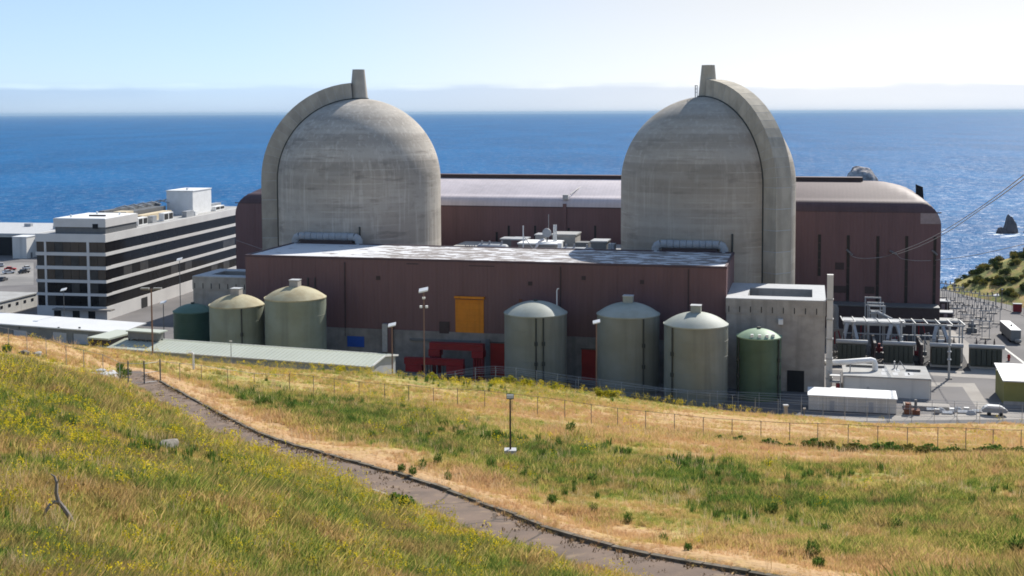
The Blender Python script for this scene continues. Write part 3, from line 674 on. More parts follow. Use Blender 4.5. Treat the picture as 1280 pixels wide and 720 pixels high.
# ---- the two containment domes
RD, HS = 22.7, 42.35
def dome(u, label, ang, mshell, mrib, railing):
    t = plant('containment_dome', label, 'reactor dome', u, 0)
    prof = [(RD, 0), (RD, HS)]+[(RD*cos(a), HS+RD*sin(a)) for a in np.linspace(0, pi/2, 40)[1:-1]]+[(.4, HS+RD)]
    MB().lathe(prof, 128).build('shell', mshell, t, 40)
    d = Vector((cos(ang), sin(ang), 0)); n = Vector((-sin(ang), cos(ang), 0)); HWD, TH = 2.6, 4.4
    # the rib: path along a meridian, split at its pour joints
    path = [(RD, z) for z in np.linspace(0, HS, 9)]+[(RD*cos(a), HS+RD*sin(a)) for a in np.linspace(0, radians(85.5), 17)[1:]]
    nor = [(1, 0)]*9+[(cos(a), sin(a)) for a in np.linspace(0, radians(85.5), 17)[1:]]
    def corner(r, z, e, off, s): return tuple(d*(r+e[0]*off)+n*s+Vector((0, 0, z+e[1]*off)))
    for i in range(len(path)-1):
        b = MB(); vs = []
        (r0, z0), (r1, z1) = path[i], path[i+1]
        g = .016
        for f in (g, 1-g):
            r, z = r0+(r1-r0)*f, z0+(z1-z0)*f; e = (nor[i][0]*(1-f)+nor[i+1][0]*f, nor[i][1]*(1-f)+nor[i+1][1]*f)
            for off, s in ((-.35, -HWD), (-.35, HWD), (TH, HWD), (TH, -HWD)): vs.append(corner(r, z, e, off, s))
        b.add(vs, [(3,2,1,0),(4,5,6,7),(0,1,5,4),(1,2,6,5),(2,3,7,6),(3,0,4,7)]).build('rib_segment', mrib, t)
    fill = MB(); vs = []                    # pale grout in the joints between the segments
    for (r, z), e in zip(path, nor):
        for off, s in ((-.3, -HWD+.03), (TH-.03, -HWD+.03), (TH-.03, HWD-.03), (-.3, HWD-.03)): vs.append(corner(r, z, e, off, s))
    fill.add(vs, [(i*4+k, i*4+(k+1) % 4, i*4+4+(k+1) % 4, i*4+4+k) for i in range(len(path)-1) for k in range(4)]+[(3,2,1,0), tuple(len(vs)-4+k for k in range(4))]).build('joint_filler', M['coping'], t)
    core = MB(); vs = []                    # dark bed that shows in the joints between rib and shell
    for (r, z), e in zip(path, nor):
        for off, s in ((-.4, -HWD-.16), (.14, -HWD-.16), (.14, HWD+.16), (-.4, HWD+.16)): vs.append(corner(r, z, e, off, s))
    core.add(vs, [(i*4+k, i*4+(k+1) % 4, i*4+4+(k+1) % 4, i*4+4+k) for i in range(len(path)-1) for k in range(4)]).build('joint_strip', M['pipe_dark'], t)
    zt = HS+RD
    st = MB().lathe([(2.55, zt-.5), (2.5, zt+.2), (1.72, zt+8.0), (1.72, zt+8.1), (1.45, zt+8.1), (1.40, zt+7.2), (.05, zt+7.2)], 20, cap=False).build('vent_stack', mrib, t, 30)
    MB().lathe([(2.75, zt-.55), (2.75, zt+.12)], 20).build('base_ring', M['pipe_dark'], st)
    if railing:
        r = MB()
        for k in range(5):
            a = radians(150+k*17); r.beam((3.4*cos(a), 3.4*sin(a), zt-.3), (3.4*cos(a), 3.4*sin(a), zt+2.9), .09)
        for zz in (1.0, 1.9, 2.8):
            for k in range(4):
                a, c = radians(150+k*17), radians(167+k*17); r.beam((3.4*cos(a), 3.4*sin(a), zt+zz), (3.4*cos(c), 3.4*sin(c), zt+zz), .07)
        r.build('hand_rail', M['steel_dark'], t)
    # small streaks of pipe on the shell foot
    a = radians(-70); MB().tube([((RD+.25)*cos(a), (RD+.25)*sin(a), 20), ((RD+.25)*cos(a), (RD+.25)*sin(a), 31.0)], .22).build('drain_pipe', M['pipe_dark'], t)
    return t
UL = -97.0
# rib directions in plant axes: the left dome's rib stands at its left edge, the right dome's faces front right
A_L = math.atan2(-.33, -.944)
A_R = math.atan2(-.674, .738)
dome(UL, 'grey concrete reactor dome with its rib on the left edge, left of the pair', A_L, M['dome1'], M['rib'], False)
dome(0, 'brownish concrete reactor dome with its rib on the right front, right of the pair', A_R, M['dome2'], M['rib2'], True)

# ---- turbine hall: long brown hall with rounded eaves and ends
t = plant('turbine_hall', 'long dark brown metal hall with rounded roof behind both domes', 'turbine hall', 0, 0)
V0, V1, UA, UB = 30.0, 72.0, -150.0, 61.6
def prof_side(d): # height at distance d in from the long wall
    if d <= 0: return 33.0
    if d < 3.2: return 33.0+3.0*sqrt(1-(1-d/3.2)**2)
    return 36.0+4.4*sin(min(1, (d-3.2)/17.8)*pi/2)
def prof_end(d):
    if d <= 0: return 29.0
    if d < 19: return 29.0+11.4*sqrt(1-(1-d/19)**2)
    return 40.4
dd = [0, .15, .4, .8, 1.3, 1.9, 2.5, 3.2, 4.5, 6, 8, 10.5, 13, 16, 18.5, 21]
de = [0, .05, .15, .35, .7, 1.2, 1.8, 2.6, 3.6, 5, 7, 9, 11.5, 14, 16.5, 19]
vsr = [V0+q for q in dd]+[V1-q for q in dd[:-1][::-1]]
usr = [UA+q for q in de]+list(np.linspace(UA+19, UB-19, 24)[1:-1])+[UB-q for q in de[::-1]]
def zr_(a, b): return min(prof_side(min(b-V0, V1-b)), prof_end(min(a-UA, UB-a)))
usr = sorted(usr+[18.0, -96.0]); k = len(vsr)
for lo, hi, mm in ((UA, -96.0, 'brown_roof'), (-96.0, 18.0, 'sheen_roof'), (18.0, UB, 'brown_roof')):  # middle section painted paler for the roof's sheen
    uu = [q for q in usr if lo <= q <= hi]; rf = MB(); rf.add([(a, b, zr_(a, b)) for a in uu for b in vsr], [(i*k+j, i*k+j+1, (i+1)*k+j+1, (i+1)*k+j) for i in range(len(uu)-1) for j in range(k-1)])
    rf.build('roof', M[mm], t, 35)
wl = MB()
tops = [min(33.0, prof_end(min(a-UA, UB-a))) for a in usr]
for vv_, in ((V0,), (V1,)):
    vs = [(a, vv_, 0) for a in usr]+[(a, vv_, z) for a, z in zip(usr, tops)]; n = len(usr)
    wl.add(vs, [(i, i+1, n+i+1, n+i) for i in range(n-1)])
for uu in (UA, UB): wl.add([(uu, V0, 0), (uu, V1, 0), (uu, V1, 29), (uu, V0, 29)], [(0,1,2,3)])
wl.build('wall', M['brown'], t)
MB().box(UA+6, 41.4, 49.0, 53.0, 39.9, 41.3).build('ridge_vent', M['brown_dark'], t)
MB().box(UA+6.05, 41.3, 48.7, 53.3, 41.3, 41.5).build('ridge_cap', M['brown_roof'], t)
MB().add([(56.4, 50, 36.0), (58.6, 50, 35.2), (58.3, 50, 38.8), (56.3, 50, 39.6), (56.4, 50.8, 36.0), (58.6, 50.8, 35.2), (58.3, 50.8, 38.8), (56.3, 50.8, 39.6)], [(0,1,2,3),(7,6,5,4),(0,4,5,1),(1,5,6,2),(2,6,7,3),(3,7,4,0)]).build('exhaust_hood', M['dark'], t)
for k in range(1, 32): MB().box(UA+k*6.6-.06, UA+k*6.6+.06, V0-.05, V0-.005, .1, 32.6).build('wall_seam', M['brown'], t)
sill = MB().box(UA, UB, V0-.12, V0-.01, 32.75, 33.05).build('eave_trim', M['brown_roof'], t)
for px, y0, y1 in ((1024.5, 293, 345), (1060.5, 294, 396), (1097.5, 295, 398), (1133.5, 295, 400), (1168.8, 296, 385)):
    u0, z1 = onV(px-1.9, y0, V0); u1, z0 = onV(px+1.9, y1, V0); u0, z1 = onV(px-1.9, y0, V0); u1 = onV(px+1.9, y0, V0)[0]
    w = MB().box(u0, u1, V0-.10, V0-.02, max(z0, .5), z1).build('slit_window', M['slit'], t)
    for q in np.linspace(max(z0, .5), z1, 6)[1:-1]: MB().box(u0, u1, V0-.2, V0-.11, q-.12, q+.12).build('transom', M['brown_dark'], w)
for px, y0, y1 in ((621, 290, 302), (636, 282, 299), (711, 285, 300), (744, 282, 302), (669, 282, 300)):
    u0, z1 = onV(px-1.3, y0, V0); u1, z0 = onV(px+1.3, y1, V0)
    MB().box(u0, u1, V0-.10, V0-.02, z0-8, z1).build('slit_window', M['slit'], t)
for x0, x1, y0, y1 in ((1044, 1055, 328, 337), (1081, 1093, 358, 367), (1040, 1058, 357, 366)):
    u0, z1 = onV(x0, y0, V0); u1, z0 = onV(x1, y1, V0); lv = MB()
    b = MB().box(u0, u1, V0-.09, V0-.02, z0, z1).build('louvre', M['brown_dark'], t)
ua_, za_ = onV(1151, 253, V0); ub_, zb_ = onV(1172, 280, V0)
cp_ = [(ua_, zb_)]+[(ua_, min(33.0, prof_end(UB-ua_)))]+[(q, min(33.0, prof_end(UB-q))-.02) for q in np.linspace(ua_+.3, UB-.02, 9)]+[(UB-.02, zb_)]
MB().prism(cp_, V0-.10, V0-.01).build('lit_corner_panel', M['brown_pale'], t)  # sunlit corner facet painted as a paler flat panel
MB().box(31.5, 60.8, 23.5, V0-.13, 0, 7.2).build('base_shade_block', M['brown_dark'], t); MB().box(31.3, 61.0, 23.3, V0-.14, 7.2, 7.5).build('shade_block_top', M['steel_dark'], t)  # dark block added to paint the shade at the wall's recessed foot
# roof hatch and pipe run seen between the domes
u0, z0 = onV(706, 250, V0)
MB().box(u0-.5, u0+.5, V0-.5, V0-.03, 22, 34.0).build('downpipe_box', M['brown'], t)
MB().box(u0-.7, u0+.9, V0+.2, V0+2.0, 35.2, 36.6).build('walkway_hatch', M['steel'], t)
MB().tube([(u0+1.2, V0+2.5, 36.7), (u0+5.0, V0+20, 40.6)], .14).build('roof_conduit', M['steel_dark'], t)

# ---- fuel handling building: long brown box in front
t = plant('fuel_building', 'long low brown siding box building in front of the two domes', 'industrial building', 0, 0)
FU0, FU1, FV0, FV1, FZ = -106.9, 8.45, -53.0, -24.0, 26.75
cz = onV(520, 413, FV0)[1]
b = MB(); b.box(FU0, FU1, FV0, FV1, cz, FZ-.45); b.build('wall', M['brown'], t)
MB().box(FU0-.05, FU1+.05, FV0-.25, FV1+.05, 0, cz-.02).build('concrete_base', M['conc_dark'], t)
MB().box(FU0+.5, FU1-.5, FV0+.5, FV1-.5, FZ-.44, FZ-.15).build('roof', M['patchy'], t)
for q in ((FU0-.1, FU1+.1, FV0-.12, FV0+.45), (FU0-.1, FU1+.1, FV1-.45, FV1+.15), (FU0-.1, FU0+.45, FV0+.46, FV1-.46), (FU1-.45, FU1+.1, FV0+.46, FV1-.46)):
    MB().box(*q, FZ-.44, FZ+.06 if q[2] < -50 or q[3] > -25 else FZ+.04).build('roof_edge', M['brown_roof'], t)
def panel(name, x0, x1, y0, y1, m_, dv=.12, parent=None, v=FV0-.25):
    ua, za = onV(x0, y0, v-dv); ub, zb = onV(x1, y1, v-dv); ub = onV(x1, y0, v-dv)[0]
    return MB().box(ua, ub, v-dv, v-.01, max(zb, .05), za).build(name, m_, parent or t)
for k in range(1, 19): MB().box(FU0+k*6.07-.06, FU0+k*6.07+.06, FV0-.05, FV0-.005, cz+.1, FZ-.5).build('wall_seam', M['brown'], t)
for z_ in (cz+5.2, cz+11): MB().box(FU0+.05, FU1-.05, FV0-.035, FV0-.004, z_, z_+.1).build('wall_seam', M['brown'], t)
for px in (430, 700, 860): panel('downpipe', px, px+1.1, 328+(px-430)*.02, 420, M['brown_dark'], .25, v=FV0)
for px, py in ((470, 345), (660, 352), (727, 345), (800, 350)): panel('wall_vent', px, px+5, py, py+5, M['brown_dark'], .15, v=FV0)
d_ = panel('orange_door', 569, 604.5, 374, 418, M['orange'], .2, v=FV0)
panel('door_hood', 567.5, 605, 370.3, 374.2, M['orange'], .8, d_, v=FV0)
for k in range(5): panel('door_rib', 570, 603.5, 379+k*7.6, 379.6+k*7.6, M['orange'], .27, d_, v=FV0)
d_ = panel('red_door', 613, 631.5, 429, 470, M['red_door']); panel('door_track', 612, 633, 427.6, 429, M['brown_dark'], .3, d_)
d_ = panel('red_door', 727, 746, 437, 478, M['red_door']); panel('door_track', 726, 748, 435.6, 437, M['brown_dark'], .3, d_)
panel('blue_panel', 434, 455, 420, 434, M['blue'])
panel('silver_duct', 477.5, 484, 405, 440, M['steel'], 1.0); panel('brown_duct', 484.5, 490, 405, 440, M['brown'], .9)
panel('dark_louvre', 549, 561, 402, 417, M['brown_dark'], .3, v=FV0)
panel('cable_tray', 512, 600, 425.6, 426.6, M['steel_dark'], .5); panel('wall_duct', 607, 612, 424, 470, M['steel_dark'], .3)
panel('wall_stain_plate', 508, 523, 329, 330.6, M['brown_dark'], .05, v=FV0); panel('wall_stain_plate', 586, 618, 331.6, 333.4, M['brown_dark'], .05, v=FV0)
for px in (384, 393): panel('wall_pipe', px, px+1, 347, 362, M['pipe_dark'], .3, v=FV0)
panel('orange_hatch', 648.5, 652.3, 374, 378, M['rust'], .3, v=FV0)

# grey ventilation ducts at the feet of the domes, on the back of that roof
for nm, x0, x1, yy, z in (('left', 370, 449, 299.5, 28.3), ('right', 820, 905, 312.5, 28.2)):
    ua, ub = onV(x0, yy, -23.2)[0], onV(x1, yy, -23.2)[0]
    tt = plant('ventilation_duct', 'grey lagged duct at the foot of the %s dome' % nm, 'duct', (ua+ub)/2, -22.9, FZ)
    h = (ub-ua)/2; n_ = 9; r = 1.05; zt = z-FZ+.2
    pts = [(-h, -.6, -.3), (-h, -.6, zt-1.0), (-h+.3, -.6, zt-.4), (-h+1.2, -.6, zt)]
    MB().tube(pts, r, 10).build('elbow', M['busgrey'], tt, 50)
    MB().tube([(h-1.2, -.6, zt), (h-.3, -.6, zt-.4), (h, -.6, zt-1.0), (h, -.6, -.3)], r, 10).build('elbow', M['busgrey'], tt, 50)
    for k in range(n_):
        a = -h+1.2+(2*h-2.4)*k/n_; MB().tube([(a+.05, -.6, zt), (a+(2*h-2.4)/n_-.05, -.6, zt)], r if k % 2 else r*.96, 10).build('duct_segment', M['busgrey'], tt, 50)
    MB().box(-h+1.5, h-1.5, -1.3, .2, -.2, zt-.9).build('support_plinth', M['brown_dark'], tt)

# ---- auxiliary block between the domes with its roof plant
t = plant('auxiliary_block', 'low roof block between the domes crowded with grey equipment', 'industrial building', 0, 0)
AZ = 22.6
MB().box(-74, -23, -22.5, 27, 0, AZ-.3).build('wall', M['conc_dark'], t); MB().box(-73.8, -23.2, -22.3, 26.8, AZ-.3, AZ).build('roof', M['roofgrey'], t)
def unit(name, x0, x1, ytop, v, dep, m_, z0=AZ, top=None, leg=False):
    ua, zt = onV(x0, ytop, v); ub = onV(x1, ytop, v)[0]; o = MB().box(ua, ub, v, v+dep, z0+.01, zt-(.35 if top else 0)).build(name, m_, t)
    if top: MB().box(ua-.25, ub+.25, v-.25, v+dep+.25, zt-.34, zt).build('lid', top, o)
    return o
for x0, x1, y in ((597, 635, 304.5), (702, 742, 308.5)):
    ua, zt = onV(x0, y, -15); ub = onV(x1, y, -15)[0]; r = 1.9
    o = MB().tube([(ua, -15, zt-r), (ua+.5, -15, zt-r), (ub-.5, -15, zt-r), (ub, -15, zt-r)], [r*.8, r, r, r*.8], 12).build('air_handler', M['busgrey'], t, 40)
    MB().box(ua+.5, ub-.5, -16.2, -13.8, AZ+.01, zt-2*r+.3).build('stand', M['steel_dark'], o)
    for q in (.15, .4, .8): MB().cyl((ua+(ub-ua)*q, -15, zt-.1), .25, .9, 6).build('vent_cap', M['steel'], o)
unit('plant_room', 648, 696, 303.5, -8, 9, M['conc_dark'], top=M['white']); unit('plant_room', 639, 656, 298.5, -2, 6, M['brown'], top=M['busgrey'])
unit('plant_room', 690, 719, 292.5, 3, 8, M['conc'], top=M['roofgrey']); unit('plant_room', 739, 758, 301, -4, 6, M['steel_dark'], top=M['steel'])
unit('plant_room', 626, 641, 298, 6, 5, M['steel_dark'], top=M['steel']); unit('plant_room', 669, 680, 293, 8, 5, M['steel'], top=M['steel'])
unit('fan_box', 719, 735, 303, 0, 4, M['steel_dark']); unit('fan_box', 760, 768, 305, -6, 3, M['busgrey']); unit('fan_box', 697, 702, 304, -12, 2, M['white'])
u0, zc = onV(683.5, 291, -4)
o = MB().tube([(u0, -4.25, zc), (u0, -4.0, zc), (u0, -3.8, zc)], [1.2, 1.25, .6], 16).build('dish', M['busgrey'], t, 50); MB().tube([(u0, -3.7, zc), (u0, -3.7, AZ+.01)], .18).build('mast', M['steel_dark'], o)
for px in (692.6, 695.0):
    u0, zt = onV(px, 281, -2); MB().cyl((u0, -2, AZ+.01), .22, zt-AZ, 8).build('flue', M['white'], t)
u0, zt = onV(654, 282, -10); o = MB().tube([(u0, -10, AZ+.01), (u0, -10, zt)], .16).build('mast', M['white'], t); MB().tube([(u0, -10, zt-2.6), (u0+2.6, -10, zt-6)], .1).build('stay', M['steel'], o)
u0, zt = onV(685.7, 268, 5); MB().tube([(u0, 5, AZ+.01), (u0, 5, zt)], .09).build('aerial', M['steel'], t)
u0, zt = onV(662, 305, -17); MB().tube([(u0, -17.5, zt-2.2), (u0+1.6, -17.5, zt-1.2), (u0+2.6, -17.5, zt+.6), (u0+4, -17.5, zt+1.4)], .3).build('bent_pipe', M['white'], t)
for px in (582, 584.5, 587, 590, 593, 761, 764, 767):
    u0, zt = onV(px, 304.5+(px % 3), -12); MB().tube([(u0, -12, AZ+.01), (u0, -12, zt)], .17).build('vent_pipe', M['busgrey'], t)

# ---- concrete vault blocks either side of the fuel building
def vault(label, u0, u1, v0, v1, z1, pit, notch, extra):
    t = plant('concrete_vault', label, 'concrete building', 0, 0)
    MB().box(u0, u1, v0, v1, 0, z1-3.2).build('wall', M['conc'], t)
    pa, pb, pc_, pd = pit
    for q in ((u0-.12, u1+.12, v0-.12, pc_), (u0-.12, u1+.12, pd, v1+.12), (u0-.12, pa, pc_, pd), (pb, u1+.12, pc_, pd)):
        MB().box(*q, z1-3.19, z1-.02).build('parapet_wall', M['conc'], t)
        MB().box(q[0]+.002, q[1]-.002, q[2]+.002, q[3]-.002, z1-.02, z1+.16).build('coping', M['coping'], t)
    MB().box(pa, pb, pc_, pd, z1-3.19, z1-2.2).build('pit_floor', M['steel_dark'], t)
    n = notch
    for k in range(n):
        a = u0+(u1-u0)*(k+.2)/n; MB().box(a, a+.16, v0-.2, v0-.121, z1-2.9, z1-1.6).build('weep_slot', M['dark'], t)
    return t
t = vault('grey concrete block with open roof pit at the right end of the brown building', 8.62, 29.7, -55.0, -30.5, 20.0, (13.0, 27.0, -50.5, -38.0), 9, 0)
u0, zt = onV(976, 401, -55.3); w_ = MB().box(u0-.5, u0+.5, -56.2, -55.02, zt-.7, zt+.4).build('flood_light', M['white'], t)
ua, za = onV(984, 463, -55.2); ub, zb = onV(1005, 492, -55.2); MB().box(ua, ub, -55.1, -55.005, .02, za).build('door_recess', M['dark'], t)
vault('shaded concrete block with open roof pit at the left end of the brown building', -125.2, -107.05, -45.0, -30.0, 19.9, (-122, -110, -41.5, -33.5), 8, 0)
t = plant('exhaust_duct', 'tall pale rectangular duct up the right corner of the concrete block', 'duct', 30.6, -54.0)
zt = onV(1033, 343, -54)[1]
b = MB().box(-.55, .75, -.8, .8, 0, zt).build('duct', M['white_wall'], t)
for q in range(5): MB().box(-.65, .85, -.9, .9, 3+q*4.3, 3.3+q*4.3).build('flange', M['steel'], t)

# ---- storage tanks
def tank(name, label, x0, x1, yrim, yapex, v, ms, mr, lid, pipes=(), band=None, group=None):
    uc, zr = onV((x0+x1)/2, yrim, v); q = W(uc, v); D = q[1]; R = (x1-x0)/2*D/F; za = onV((x0+x1)/2, yapex, v)[1]; za = min(za, zr+R*.36)
    t = thing(name, label, 'storage tank', q, -PH, group)
    MB().lathe([(R, 0), (R, zr)], 48).build('shell', ms, t, 30)
    for q in (.2, .4, .6, .8): MB().lathe([(R+.005, zr*q-.05), (R+.035, zr*q-.03), (R+.035, zr*q+.03), (R+.005, zr*q+.05)], 48, cap=False).build('weld_seam', ms, t)
    k = za-zr; Rs = (R*R+k*k)/(2*k); prof = [(R+.12, zr-.22), (R+.14, zr+.02)]+[(r, za-(Rs-sqrt(Rs*Rs-r*r))) for r in np.linspace(R+.05, .01, 10)]
    r_ = MB().lathe(prof, 48, cap=False).build('roof', mr, t, 50)
    if lid == 'box':
        MB().box(-1.05, 1.05, -1.0, 1.0, za-.25, za+1.35).build('lid_box', M['tank_roof'] if ms is not M['tank2'] else M['conc'], r_)
        MB().box(-1.15, 1.15, -1.1, 1.1, za+1.36, za+1.5).build('lid_cover', M['coping'], r_)
    else: MB().cyl((0, 0, za-.2), .45, .55, 10).build('vent_cap', M['pipe_dark'], r_)
    for a in pipes:
        an = -pi/2+radians(a); p = MB().tube([((R+.2)*cos(an), (R+.2)*sin(an), .3), ((R+.2)*cos(an), (R+.2)*sin(an), zr-.25)], .17, 6).build('riser_pipe', M['pipe_dark'], t)
        for q in (.35, .62): MB().cyl(((R+.25)*cos(an), (R+.25)*sin(an), zr*q), .36, .8, 6).build('clamp', M['pipe_dark'], p)
    return t, R, zr, za
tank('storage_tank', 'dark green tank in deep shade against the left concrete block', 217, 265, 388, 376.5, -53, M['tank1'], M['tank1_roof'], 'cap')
tank('storage_tank', 'sage green tank with pale lichen roof, smaller left one of two by the green roof', 262, 330, 380, 361, -67, M['tank2'], M['tank2_roof'], 'box', (35,))
tank('storage_tank', 'big sage green tank with sunlit yellowish roof and streaked side', 331, 407.5, 371, 355, -67, M['tank2'], M['tank2_roof'], 'box')
t, R, zr, za = tank('storage_tank', 'grey green tank with smooth cap, two dark pipes and a thin bent vent', 630, 709, 390, 376, -60.6, M['tank'], M['tank_roof'], 'cap', (13, 26))
b = MB().tube([(R*.62, 2.5, zr+.5), (R*.62, 2.5, zr+4.6), (R*.62+.15, 2.4, zr+5.0), (R*.62+.5, 2.3, zr+5.1)], .13).build('vent_pipe', M['white'], t)
tank('storage_tank', 'tallest grey green tank with box lid, behind the thin lamp pole', 746, 824.5, 391.5, 375, -60.4, M['tank'], M['tank_roof'], 'box', (36,))
tank('storage_tank', 'grey green tank with brightly sunlit roof and box lid near the concrete block', 830, 910, 404, 388.5, -66.5, M['tank'], M['tank_roof'], 'box', (-40,))
t, R, zr, za = tank('storage_tank', 'narrow bright green tank in front of the right concrete block', 921, 976.5, 419.5, 410.5, -62, M['tank3'], M['tank3_roof'], 'cap', (-58, 60))
for a in (-1.9, -1.5, -1.1, -.7): MB().box(R*.85*cos(a)-.3, R*.85*cos(a)+.3, R*.85*sin(a)-.3, R*.85*sin(a)+.3, zr+.1, zr+.9).build('roof_fitting', M['white'], t)

# ---- office building
PO = radians(9.7); OB = np.array([-120.2, 364.7, 0])
t = thing('office_building', 'white six storey office block with dark ribbon windows', 'office building', OB, -PO)   # local x: to the right face, -x to the left; y: along the long side
WO, LO, HO = 22.5, 110.0, 25.5
MB().box(-WO+.5, -.5, .5, LO-.5, 0, HO-.3).build('core', M['dark'], t)
MB().box(-WO+.2, -.2, .2, LO-.2, HO-.29, HO-.05).build('roof', M['roofgrey'], t)
rows = [(23.1, 20.0), (19.0, 15.9), (14.9, 11.8), (10.9, 7.8), (7.0, 3.9)]
edges = [HO]+[q for r in rows for q in r]+[0]
for i in range(0, len(edges), 2):
    z1, z0 = edges[i], edges[i+1]; b = MB()
    b.box(-WO, 0, 0, .45, z0, z1); b.box(-WO, 0, LO-.45, LO, z0, z1); b.box(-WO, -WO+.45, .45, LO-.45, z0, z1); b.box(-.45, 0, .45, LO-.45, z0, z1)
    b.build('spandrel_band', M['offwhite'], t)
for ri_, (z1, z0) in enumerate(rows):
    gl = M['ofbrown'] if ri_ < 3 else M['ofglass']
    for a, b_ in ((-WO+.15, -WO+2.75), (-WO+3.4, -6.1), (-5.3, -.25)):
        n = max(1, round((b_-a)/2.6))
        for k in range(n):
            MB().box(a+(b_-a)*k/n+.05, a+(b_-a)*(k+1)/n-.05, .28, .36, z0+.02, z1-.02).build('window_pane', M['ofblind'] if random.random() < .18 else gl, t)
    for a, b_ in ((-WO+2.75, -WO+3.4), (-6.1, -5.3)): MB().box(a, b_, .06, .5, z0, z1).build('pier', M['offwhite'], t)
    for k in range(20): MB().box(-.36, -.26, .5+(LO-1)*k/20+.025, .5+(LO-1)*(k+1)/20-.025, z0+.02, z1-.02).build('window_pane', M['ofblind' if random.random() < .12 else 'ofglass'], t)
    if ri_ in (1, 2, 3): MB().box(-.2, -.02, 0.46, 3.2, z0+.005, z0+.8).build('corner_sill', M['ofglass'], t)
# ground floor openings
for a in (-17, -11, -6): MB().box(a, a+2.2, -.08, -.005, .05, 2.5).build('entrance', M['dark'], t)
MB().box(.005, .1, 22, 26, .05, 3.2).build('entrance', M['dark'], t)
MB().box(-16.2, 2.5, -2.6, -.01, 3.0, 3.4).build('canopy', M['conc_dark'], t)
# penthouse
ph = MB().box(-16.6, -.5, 1.2, 21, HO-.04, HO+2.0).build('penthouse_recess', M['steel_dark'], t)
MB().box(-16.9, -.2, .7, 21.3, HO+2.0, HO+4.5).build('penthouse', M['offwhite'], t)
MB().box(-16.6, -.5, 1.0, 21.0, HO+4.5, HO+4.62).build('penthouse_roof', M['white'], t)
MB().box(-4.3, -2.6, .55, .69, HO+1.6, HO+3.0).build('vent_grille', M['dark'], t)
MB().box(-9.4, -4, 8, 8.3, HO+4.62, HO+5.1).build('roof_rail', M['brown_dark'], t)
for a, b_ in ((-13, 4), (-3, 15), (-11, 16)): MB().cyl((a, b_, HO+4.62), .3, .8, 8).build('roof_vent', M['white'], t)
tw = MB().box(-14.0, -4.2, 71, 87, HO-.04, HO+8.2).build('lift_tower', M['white'], t); MB().box(-14.2, -4.0, 70.8, 87.2, HO+8.2, HO+8.5).build('tower_cap', M['white'], tw); MB().cyl((-8, 75, HO+8.5), .5, .7, 8).build('roof_vent', M['white'], tw)
for a, b_, c, d_2, h, mm in ((-13, -8.5, 30, 35, 4.2, 'beige'), (-7.2, -5.4, 24, 27, 2.6, 'white'), (-5.2, -3.2, 27.5, 34, 2.4, 'white'), (-5.2, -3.4, 38, 41, 2.2, 'steel'), (-4.6, -2.8, 45, 52, 2.6, 'white'), (-16, -12, 38, 66, 3.4, 'steel_dark'), (-18, -16, 30, 70, 4.4, 'steel_dark'), (-11, -8, 40, 62, 2.2, 'beige'), (-3.4, -1.6, 60, 66, 2.0, 'busgrey'), (-3.5, -2, 68, 70, 1.4, 'white'), (-5, -3, 88, 96, 1.6, 'white'), (-8, -6, 92, 100, 2.2, 'steel')):
    o = MB().box(a, b_, c, d_2, HO-.04, HO+h).build('roof_unit', M[mm], t)
    if mm == 'white' and d_2-c > 5:
        for q in (0, 1): MB().box(b_+.005, b_+.06, c+.4+q*(d_2-c)/2, c+(q+1)*(d_2-c)/2-.3, HO+.4, HO+h-.3).build('fan_opening', M['dark'], o)
for k in range(9):
    a = 40+k*6.5; MB().tube([(-17.5, a, HO+4.4), (-15, a+2, HO+5.2), (-12, a+3, HO+4.2)], .25, 5).build('roof_pipe', M['busgrey'], t)

# ---- far left yard: warehouse, white annexe, low shaded block
t = thing('warehouse', 'wide low white roofed warehouse at the left edge by the sea', 'warehouse', (-258, 541, 0), -PO)
MB().box(0, 76, 0, 48, 0, 9).build('wall', M['white_wall'], t); MB().box(-1, 77, -1, 49, 9, 9.7).build('roof', M['coping'], t)
for a, b_ in ((8, 30), (34, 52)): MB().box(a, b_, -.2, -.01, .05, 8).build('dark_opening', M['dark'], t)
for a, b_, s_ in ((50, 20, 2), (58, 34, 3), (40, 40, 2.5), (66, 12, 2), (60, 42, 3), (30, 30, 2), (70, 40, 1.5)): MB().box(a, a+s_*1.6, b_, b_+s_, 9.7, 9.7+s_*.7).build('roof_unit', M['steel'], t)
q = atZ(16, 323, 0)
t = thing('annexe', 'plain white cube annexe between the warehouse and the office block', 'shed', q, -PO); MB().box(0, 6.5, 0, 10, 0, 9.0).build('wall', M['white_wall'], t); MB().box(-.2, 6.7, -.2, 10.2, 9.0, 9.3).build('roof', M['roofwhite'], t)
MB().box(6.51, 6.6, 3, 4.2, .05, 2.3).build('door', M['steel_dark'], t)
t = thing('low_block', 'low shaded block with a row of tiny windows at the left edge', 'shed', (-151.5, 392, 0), -radians(12))
MB().box(-26, 0, -26, 0, 0, 4.0).build('wall', M['white_wall'], t); MB().box(-26.3, .3, -26.3, .3, 4.0, 4.35).build('roof', M['roofgrey'], t)
for k in range(6): MB().box(.005, .08, -3.0-k*4, -1.8-k*4, 2.0, 2.9).build('window', M['slit'], t)

